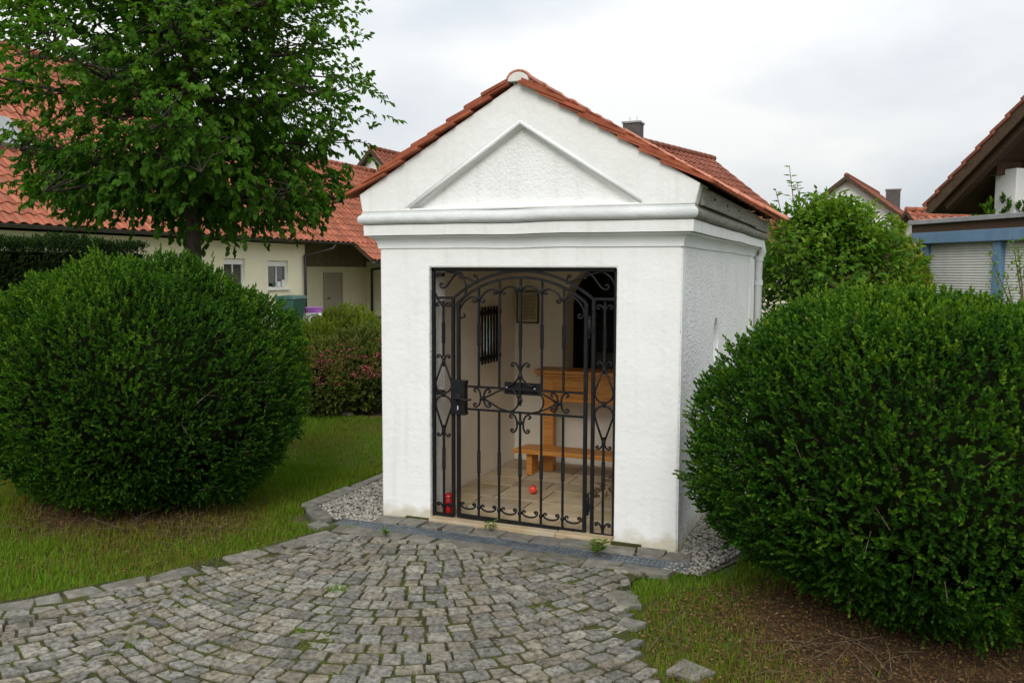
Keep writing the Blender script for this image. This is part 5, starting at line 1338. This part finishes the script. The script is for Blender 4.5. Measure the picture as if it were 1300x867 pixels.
tiled_plane(rf1, (EAVX+.04, 4.0, EAVZ-.02), (0, 1, 0), sl, YH-4.0, rise_hi*k_, .30, .335, 'tile_house', 300)
tiled_plane(rf2, (EAVX+.04, YH, EAVZ-.02), (0, 1, 0), sl, Y2-YH, rise_lo*k_, .30, .335, 'tile_house', 250)
# lower lean-to edge of the side wing
wing_e = Vector((EAVX+.72, 21.1, EAVZ-.60))
b = MB(); b.add([rp(EAVX-.1, 20.9, EAVZ+.06), rp(EAVX+.75, 20.9, EAVZ-.62), rp(EAVX+.75, Y2, EAVZ-.62), rp(EAVX-.1, Y2, EAVZ+.06), rp(EAVX-.1, 20.9, EAVZ-.02), rp(EAVX+.75, 20.9, EAVZ-.70), rp(EAVX+.75, Y2, EAVZ-.70), rp(EAVX-.1, Y2, EAVZ-.02)],
    [(0, 1, 2, 3), (7, 6, 5, 4), (0, 4, 5, 1), (1, 5, 6, 2), (2, 6, 7, 3), (3, 7, 4, 0)])
rf3 = b.build('roof', 'dark_wood', lh)
tiled_plane(rf3, (EAVX+.78, 20.95, EAVZ-.62), (0, 1, 0), Vector((-.85, 0, .68)), Y2-20.95, 1.05, .30, .335, 'tile_house', 120)
for (xr, za_, y0, y1) in ((EAVX-rise_hi, EAVZ+rise_hi*TP, -2.4, YH), (EAVX-rise_lo, EAVZ+rise_lo*TP, YH, Y2)):
    for i in range(int((y1-max(y0, 4))/.38)):
        y = max(y0, 4)+i*.38; MB().tube([rp(xr, y, za_+.03), rp(xr, y+.4, za_+.035)], [.13, .11], 10).build('ridge_tile', 'tile_house', rf1 if xr < EAVX-4 else rf2, smooth=True)
def gutter(parent, a, c, rad=.075):
    q = Vector((0, 0, 0)); p = parent
    while p is not None: q += p.location; p = p.parent
    a, c = Vector(a)-q, Vector(c)-q; b = MB(); d = (c-a).normalized(); side = d.cross(Vector((0, 0, 1))).normalized(); vs = []
    n = 8
    for pt in (a, c):
        for rr in (rad, rad-.008):
            for i in range(n+1):
                an = math.pi+math.pi*i/n; vs.append(pt+side*math.cos(an)*rr+Vector((0, 0, math.sin(an)*rr)))
    m_ = n+1; fs = []
    for i in range(n): fs += [(i, i+1, 2*m_+i+1, 2*m_+i), (m_+i, 3*m_+i, 3*m_+i+1, m_+i+1)]
    for e in (0, 2*m_): fs += [(e+i, e+m_+i, e+m_+i+1, e+i+1) for i in range(n)]
    fs += [(0, 2*m_, 3*m_, m_), (n, m_+n, 3*m_+n, 2*m_+n)]
    return b.add(vs, fs).build('gutter', 'gutter', parent)
gutter(lh, (EAVX+.10, 0, EAVZ-.03), (EAVX+.10, 20.8, EAVZ-.03)); gutter(lh, (EAVX+.84, 20.9, EAVZ-.66), (EAVX+.84, Y2, EAVZ-.66))
def pipe(parent, pts, rad=.05):
    q = Vector((0, 0, 0)); p = parent
    while p is not None: q += p.location; p = p.parent
    return MB().tube([Vector(p_)-q for p_ in pts], rad, 10).build('downpipe', 'gutter', parent, smooth=True)
pipe(lh, [(EAVX+.10, 19.6, EAVZ-.1), (EAVX+.08, 19.5, 2.5), (HX+.08, YC-.10, 2.25), (HX+.08, YC-.10, 0)])
# recess with boarding and door, then the side wing
RXW = -15.2
hb('wall', (RXW-.3, YC-.01, -.05), (RXW, 25.2, 1.92), 'cream')
nb_ = 26
for i in range(nb_):
    y0 = YC+.02+i*.235; hb('board', (RXW-.02, y0, 1.90), (RXW+.03, y0+.225, 3.6), 'board')
dr_ = hb('door', (RXW-.02, 21.45, 0.0), (RXW+.03, 22.5, 1.60), 'doorpaint', bevel=.01)
hb('handle', (RXW+.03, 21.58, .72), (RXW+.07, 21.72, .76), 'black', dr_)
for lo, hi in (((RXW, 21.36, 0), (RXW+.04, 21.445, 1.69)), ((RXW, 22.505, 0), (RXW+.04, 22.59, 1.69)), ((RXW, 21.445, 1.605), (RXW+.04, 22.505, 1.69))): hb('door_frame', lo, hi, 'doorpaint')
hb('wall', (RXW-1, 24.3, -.05), (EAVX+.45, Y2-.3, EAVZ-.62), 'cream')
q_ = on_y(472, 360, 24.22); pipe(lh, [(EAVX+.60, 23.6, EAVZ-.66), (EAVX+.55, 23.7, 2.0), (q_.x, 24.22, 1.80), (q_.x, 24.22, 0)])
# roof windows and snow rails on the high roof
def on_roof(x, y): # pixel -> point on the long house's roof plane
    d = ray(x, y); n_ = Vector((TP, 0, 1)); p0 = Vector((EAVX, 0, EAVZ)); return CAM+d*((p0-CAM).dot(n_)/d.dot(n_))
p = on_roof(2, 172); nn = Vector((TP, 0, 1)).normalized()
b = MB(); b.obox(p+nn*.10-L0-rf1.location, Vector((0, .42, 0)), sl*.55, nn*.09); rw = b.build('roof_window', 'lead', rf1, bevel=.01)
for (a, c) in (((0, 78), (32, 150)), ((38, 100), (52, 165))):
    a, c = on_roof(*a), on_roof(*c); MB().bar(a+nn*.10-L0, c+nn*.10-L0, .06, .05).build('roof_ladder', 'tile_house', rf1)
MB().box(rp(EAVX-rise_hi-.35, 9.0, EAVZ+rise_hi*TP-.4), rp(EAVX-rise_hi+.35, 10.4, EAVZ+rise_hi*TP+.16)).build('chimney', 'chimney', rf1)

# ---- bin, white machine with purple box beside the house
p = on_x(369, 388, -12.9)
bn = thing('wheelie_bin', 'dark green lidded wheelie bin by the cream house corner', 'bin', (p.x, p.y, -0.03))
b = MB(); b.add([(-.24, -.26, .08), (.24, -.26, .08), (.24, .26, .08), (-.24, .26, .08), (-.34, -.31, .92), (.34, -.31, .92), (.34, .31, .92), (-.34, .31, .92)], [(0, 3, 2, 1), (4, 5, 6, 7), (0, 1, 5, 4), (1, 2, 6, 5), (2, 3, 7, 6), (3, 0, 4, 7)]); b.build('body', 'binplastic', bn, bevel=.03)
b = MB(); b.add([(-.37, -.34, .925), (.37, -.34, .925), (.37, .36, .925), (-.37, .36, .925), (-.32, -.28, 1.02), (.32, -.28, 1.02), (.33, .36, 1.04), (-.33, .36, 1.04)], [(0, 3, 2, 1), (4, 5, 6, 7), (0, 1, 5, 4), (1, 2, 6, 5), (2, 3, 7, 6), (3, 0, 4, 7)]); b.build('lid', 'binplastic', bn, bevel=.02)
for sx in (-.25, .25): MB().lathe([(.10, -.03), (.11, 0), (.10, .03)], (sx, .24, .11), 16, Vector((1, 0, 0))).build('wheel', 'black', bn)
MB().tube([(-.25, .40, .96), (.25, .40, .96)], .016, 8).build('handle', 'black', bn)
p = on_x(399, 412, -12.9)
wm = thing('white_box', 'white boxy appliance with dark round opening beside the green bin', 'appliance', (p.x, p.y, -0.03), rz=R(40))
MB().box((-.25, -.20, .06), (.25, .20, .46)).build('case', 'frame_white', wm, bevel=.03)
MB().lathe([(.13, 0), (.13, .02), (.10, .025), (.09, .012)], (0.0, -.20, .24), 22, Vector((0, -1, 0))).build('opening', 'black', wm)
MB().box((-.12, -.212, .395), (.12, -.2, .435)).build('panel', 'binplastic', wm)
for sx in (-.2, .2): MB().box((sx-.03, -.17, 0), (sx+.03, .17, .06)).build('foot', 'black', wm)
pb = thing('purple_crate', 'small purple plastic tub on top of the white appliance', 'tub', (p.x, p.y, .432), rz=R(40))
b = MB(); b.add([(-.21, -.15, 0), (.21, -.15, 0), (.21, .15, 0), (-.21, .15, 0), (-.25, -.19, .15), (.25, -.19, .15), (.25, .19, .15), (-.25, .19, .15)], [(0, 3, 2, 1), (4, 5, 6, 7), (0, 1, 5, 4), (1, 2, 6, 5), (2, 3, 7, 6), (3, 0, 4, 7)]); b.build('tub', 'purple', pb, bevel=.02)
MB().box((-.265, -.205, .15), (.265, .205, .175)).build('rim', 'purple', pb, bevel=.008)

# ---- generic gabled house: ridge along rdir, slopes to both sides
def gable_house(name, label, ridge_end, rdir, length, half, tanp, mat_wall, mat_tile, tile=(.34, .36), n_obj=0, over=.35, front_over=.35, right=True, barge=True):
    """ridge_end: near end of the ridge; slopes fall to +side (right of rdir) and -side"""
    e = Vector(ridge_end); rd = Vector((rdir[0], rdir[1], 0)).normalized(); side = Vector((rd.y, -rd.x, 0)); t = thing(name, label, 'house', (e.x, e.y, 0)); o = Vector((e.x, e.y, 0))
    def w(a, s_, z): return e+rd*a+side*s_+Vector((0, 0, z))-o
    h = half-over
    b = MB(); pts = [(-h, -h*tanp-.14), (h, -h*tanp-.14), (0, -.14)]
    low = -e.z-.05
    ring = lambda a: [w(a, -h, low), w(a, h, low), w(a, h, -h*tanp-.14), w(a, 0, -.14), w(a, -h, -h*tanp-.14)]
    b.add(ring(front_over)+ring(length-front_over), [(0, 1, 2, 3, 4), (9, 8, 7, 6, 5), (0, 5, 6, 1), (1, 6, 7, 2), (2, 7, 8, 3), (3, 8, 9, 4), (4, 9, 5, 0)]); b.build('wall', mat_wall, t)
    b = MB(); ring = lambda a: [w(a, -half, -half*tanp), w(a, 0, 0), w(a, half, -half*tanp), w(a, half, -half*tanp-.12), w(a, 0, -.13), w(a, -half, -half*tanp-.12)]
    b.add(ring(0)+ring(length), [(0, 1, 4, 5), (1, 2, 3, 4), (11, 10, 7, 6), (10, 9, 8, 7), (0, 6, 7, 1), (1, 7, 8, 2), (2, 8, 9, 3), (3, 9, 10, 4), (4, 10, 11, 5), (5, 11, 6, 0)]); rf = b.build('roof', 'dark_wood', t)
    k = math.hypot(1, tanp)
    for s_ in (1, -1):
        org = e+rd*(0 if s_ < 0 else 0)+side*s_*half+Vector((0, 0, -half*tanp+.005)); v = -side*s_+Vector((0, 0, tanp))
        if s_ > 0: tiled_plane(rf, org, rd, v, length, half*k, tile[0], tile[1], mat_tile, n_obj)
        else: tiled_plane(rf, org+rd*length, -rd, v, length, half*k, tile[0], tile[1], mat_tile, 0)
    for i in range(int(length/.38)): MB().tube([w(i*.38, 0, .05), w(i*.38+.4, 0, .055)], [.12, .10], 8).build('ridge_tile', mat_tile, rf, smooth=True)
    if barge:
        for s_ in (1, -1):
            b = MB(); b.add([w(-.03, 0, .06), w(-.03, s_*half, -half*tanp+.06), w(-.03, s_*half, -half*tanp-.16), w(-.03, 0, -.16), w(-.001, 0, .06), w(-.001, s_*half, -half*tanp+.06), w(-.001, s_*half, -half*tanp-.16), w(-.001, 0, -.16)], [(0, 1, 2, 3), (7, 6, 5, 4), (0, 4, 5, 1), (1, 5, 6, 2), (2, 6, 7, 3), (3, 7, 4, 0)]); b.build('barge_board', 'dark_wood', rf)
    return t, rf, w
# house beyond the long house (gable peak left of the chapel roof)
e = at_depth(470, 189, 38); gable_house('white_gabled_house', 'house with red brown roof and dark barge boards beyond the long house', e, (0.04, 1), 12, 4.6, 1.05, 'housewhite', 'tile_brown', (.36, .36), 60)
# brown roof with slate chimney behind the chapel
e1 = at_depth(908, 204, 30); rd = Vector((.267, .964, 0)); e0 = e1-rd*10.0
t2, rf2b, w2 = gable_house('brown_roofed_house', 'house with brown tiled roof and slate chimney right behind the chapel', e0, rd, 10.0, 4.2, .80, 'cream', 'tile_brown', (.34, .36), 200)
cp = at_depth(804, 158, 24.5); cpl = cp-t2.location
MB().box((cpl.x-.24, cpl.y-.24, cpl.z-1.6), (cpl.x+.24, cpl.y+.24, cpl.z)).build('chimney', 'chimney', rf2b)
MB().box((cpl.x-.27, cpl.y-.27, cpl.z), (cpl.x+.27, cpl.y+.27, cpl.z+.05)).build('chimney_cap', 'lead', rf2b)
for d in (-.1, .1): MB().tube([(cpl.x+d, cpl.y, cpl.z+.05), (cpl.x+d, cpl.y, cpl.z+.2)], .015, 6).build('chimney_rod', 'zinc', rf2b)
# white gable beyond the shrub
e = at_depth(1074.5, 224, 40); rd3 = Vector((.139, .99, 0))
t3, rf3b, w3 = gable_house('white_house', 'far white house with red brown roof above the tall shrub', e, rd3, 11, 4.3, .78, 'housewhite', 'tile_brown', (.36, .36), 120)
cp = at_depth(1134, 242, 46); cpl = cp-t3.location; MB().box((cpl.x-.35, cpl.y-.35, cpl.z-1.6), (cpl.x+.35, cpl.y+.35, cpl.z)).build('chimney', 'chimney', rf3b)
MB().box((cpl.x-.39, cpl.y-.39, cpl.z), (cpl.x+.39, cpl.y+.39, cpl.z+.06)).build('chimney_cap', 'lead', rf3b)
wq = MB(); a = w3(.33, -.1, -2.6); wq.box((a.x-.4, a.y-.03, a.z), (a.x+.4, a.y+.03, a.z+.9)); wo = wq.build('window', 'frame_white', t3); MB().box((a.x-.33, a.y-.04, a.z+.07), (a.x+.33, a.y-.031, a.z+.83)).build('pane', 'glass', wo)
# low red roof between the white house and the house on the right
e = at_depth(1150, 268, 34); gable_house('low_red_house', 'low house with red tiled roof between the white house and the wooden eaves', e, (.85, .5), 9, 3.2, .75, 'housewhite', 'tile_house', (.36, .36), 0, barge=False)

# ---- blue framed building with roller shutters
U = Vector((.62, -.785, 0)).normalized(); Nf = Vector((-U.y*-1, 0, 0)); Nf = Vector((U.y, -U.x, 0)).normalized()     # Nf faces the viewer
c0 = at_depth(1167, 300, 13.7); gz = c0.z
sh = thing('shuttered_pavilion', 'flat roofed pavilion with blue frame and closed grey roller shutters', 'building', (c0.x, c0.y, 0))
def ub(name, u0, u1, n0, n1, z0, z1, mat, parent=None, bevel=0):
    b = MB(); b.obox(U*(u0+u1)/2+Nf*(n0+n1)/2+Vector((0, 0, (z0+z1)/2)), U*(u1-u0)/2, Nf*(n1-n0)/2, Vector((0, 0, (z1-z0)/2))); return b.build(name, mat, parent or sh, bevel=bevel)
ZB = 2.20      # underside of the blue beam
for i, u0 in enumerate((0.0, 1.50, 3.00, 4.50)):
    ub('post', u0, u0+.13, -.10, .05, -.03, ZB, 'blue', bevel=.006)
    if i == 0: ub('post_strip', u0+.14, u0+.21, -.10, .02, -.03, ZB, 'blue', bevel=.004)
ub('beam', -.10, 6.0, -.12, .10, ZB, ZB+.17, 'blue', bevel=.006); ub('fascia', -.09, 6.0, -.14, .07, ZB+.171, ZB+.30, 'dark_wood')
ub('roof', -.12, 6.0, -3.2, .13, ZB+.301, ZB+.37, 'lead', bevel=.006)
ub('upstand', 2.05, 6.0, -1.6, -.55, ZB+.371, ZB+.60, 'lead', bevel=.02)
ub('wall', 0.0, 6.0, -3.0, -2.9, -.03, ZB+.3, 'housewhite'); ub('wall', .01, .1, -2.9, -.11, -.03, ZB+.3, 'housewhite')
sl_me = None
for u0, u1 in ((.215, 1.495), (1.635, 2.995), (3.135, 4.495)):
    shut = ub('shutter', u0, u1, -.06, -.05, .05, ZB, 'slat')
    nsl = int((ZB-.06)/.040)
    b = MB(); hw_, dd = (u1-u0)/2, .012
    prof = [(0.003, 0.0), (.011, .009), (.013, .019), (.011, .029), (.003, .038)]
    vs = [U*(s_*hw_)+Nf*n_+Vector((0, 0, z_)) for s_ in (-1, 1) for n_, z_ in [(0, 0)]+prof+[(0, .038)]]; m_ = len(prof)+2
    b.add(vs, [(k, k+1, m_+k+1, m_+k) for k in range(m_-1)]+[tuple(range(m_-1, -1, -1)), tuple(range(m_, 2*m_)), (0, m_, 2*m_-1, m_-1)]); me = b.mesh('slat'); me.materials.append(M['slat'])
    for k in range(nsl):
        o = bpy.data.objects.new('slat', me); COL.objects.link(o); o.parent = shut; o.location = U*(u0+u1)/2+Nf*(-.049)+Vector((0, 0,   .06+k*.040))

# ---- house on the right: deep eaves in dark wood
g0 = at_depth(1176, 262, 15.6); rh = thing('wooden_eaves_house', 'house with deep dark wooden eaves, red verge tiles and solar panels', 'house', (g0.x, g0.y, 0))
TPR = 0.74; VL = 7.0; kz = math.hypot(1, TPR); up_r = (U+Vector((0, 0, TPR))).normalized(); nr = up_r.cross(Nf).normalized(); nr = nr if nr.z > 0 else -nr
Zg = Vector((0, 0, g0.z-.04))
def slab(name, u0, u1, n0, n1, t0, t1, mat, bevel=0, parent=None):
    """slab lying in the roof slope: u along the slope (m, sloped), n towards the viewer, t above the slope"""
    b = MB(); b.obox(Zg+up_r*(u0+u1)/2+Nf*(n0+n1)/2+nr*(t0+t1)/2, up_r*(u1-u0)/2, Nf*(n1-n0)/2, nr*(t1-t0)/2); return b.build(name, mat, parent or rh, bevel=bevel)
rfr = slab('roof', 0, VL, -9, 0, -.06, 0, 'dark_wood')
slab('barge_board', .06, VL, -.0005, .035, -.17, .02, 'dark_wood', parent=rfr); slab('verge_rafter', .3, VL, -.22, -.08, -.27, -.061, 'dark_wood', parent=rfr)
for i in range(8): slab('rafter', .25, VL, -1.1-i*.85, -.98-i*.85, -.22, -.061, 'dark_wood', parent=rfr)
vt = MB(); 
for i in range(int(VL/.36)):
    b = MB(); u0 = i*.36; c = Zg+up_r*(u0+.2)+Nf*(-.09)+nr*.045
    b.obox(c, up_r*.20+nr*-.018, Nf*.15, nr*.03-up_r*-.002); b.build('verge_tile', 'tile_brown', rfr, bevel=.012)
    b = MB(); b.obox(c+Nf*.155-nr*.02+up_r*-.13, up_r*.03, Nf*.004, nr*.035); b.build('verge_clip', 'tile_house', rfr)
tiled_plane(rfr, g0+Nf*-.25+Vector((0, 0, -.02)), -Nf, up_r, 8.0, VL, .32, .36, 'tile_brown', 0) if False else None
me_rt = MB()
slab('tile_bed', 0.0, VL, -9, -.24, .001, .05, 'tile_brown', parent=rfr)
slab('solar_panel', 1.62, VL, -8, -.20, .19, .23, 'solar', parent=rfr)
for u0 in (1.9, 3.3, 4.7): slab('panel_rail', u0, u0+.05, -8, -.22, .055, .189, 'zinc', parent=rfr)
def rb_(name, u0, u1, n0, n1, z0, z1, mat, bevel=0):
    b = MB(); b.obox(U*(u0+u1)/2+Nf*(n0+n1)/2+Vector((0, 0, (z0+z1)/2)), U*(u1-u0)/2, Nf*(n1-n0)/2, Vector((0, 0, (z1-z0)/2))); return b.build(name, mat, rh, bevel=bevel)
def u_at(px, n_, z):
    lo, hi = 0.0, 8.0
    for _ in range(40):
        m_ = (lo+hi)/2; q = Vector((g0.x, g0.y, z))+U*m_+Nf*n_; d = q-CAM
        if 650+F_PX*d.dot(RIGHT)/d.dot(FWD) < px: lo = m_
        else: hi = m_
    return lo
ua, uc = u_at(1263, -.62, 3.2), u_at(1290, -.62, 3.2)
rb_('pillar', ua, uc, -1.35, -.62, -.03, 3.50, 'housewhite', .01)
rb_('purlin', ua-.05, ua+.2, -9, -.45, 3.41, 3.63, 'dark_wood', .008)
b = MB(); b.prism([(.9, -.03), (7, -.03), (7, 7.0), (.9, 2.9+.55)], U, (0, 0, 1), Nf, (0, 0, 0), -3.2, -3.0); b.build('wall', 'dark_wood', rh)
rb_('wall', .9, 1.0, -9, -3.0, -.03, 3.4, 'dark_wood')
rb_('timber_wall', uc+.03, 5.0, -1.6, -1.2, -.03, 3.6, 'tile_brown', .01)
gutter(rh, g0+Nf*-.1+U*-.07+Vector((0, 0, -.05)), g0+Nf*-9+U*-.07+Vector((0, 0, -.05)))
p = g0+U*1.1+Nf*-.9; mound('climbing_plant', 'dark green climber under the wooden eaves', (p.x, p.y), .9, .6, 3.0, 2200, (.09, .05), 'tree_leaf', 81, shoots=20)
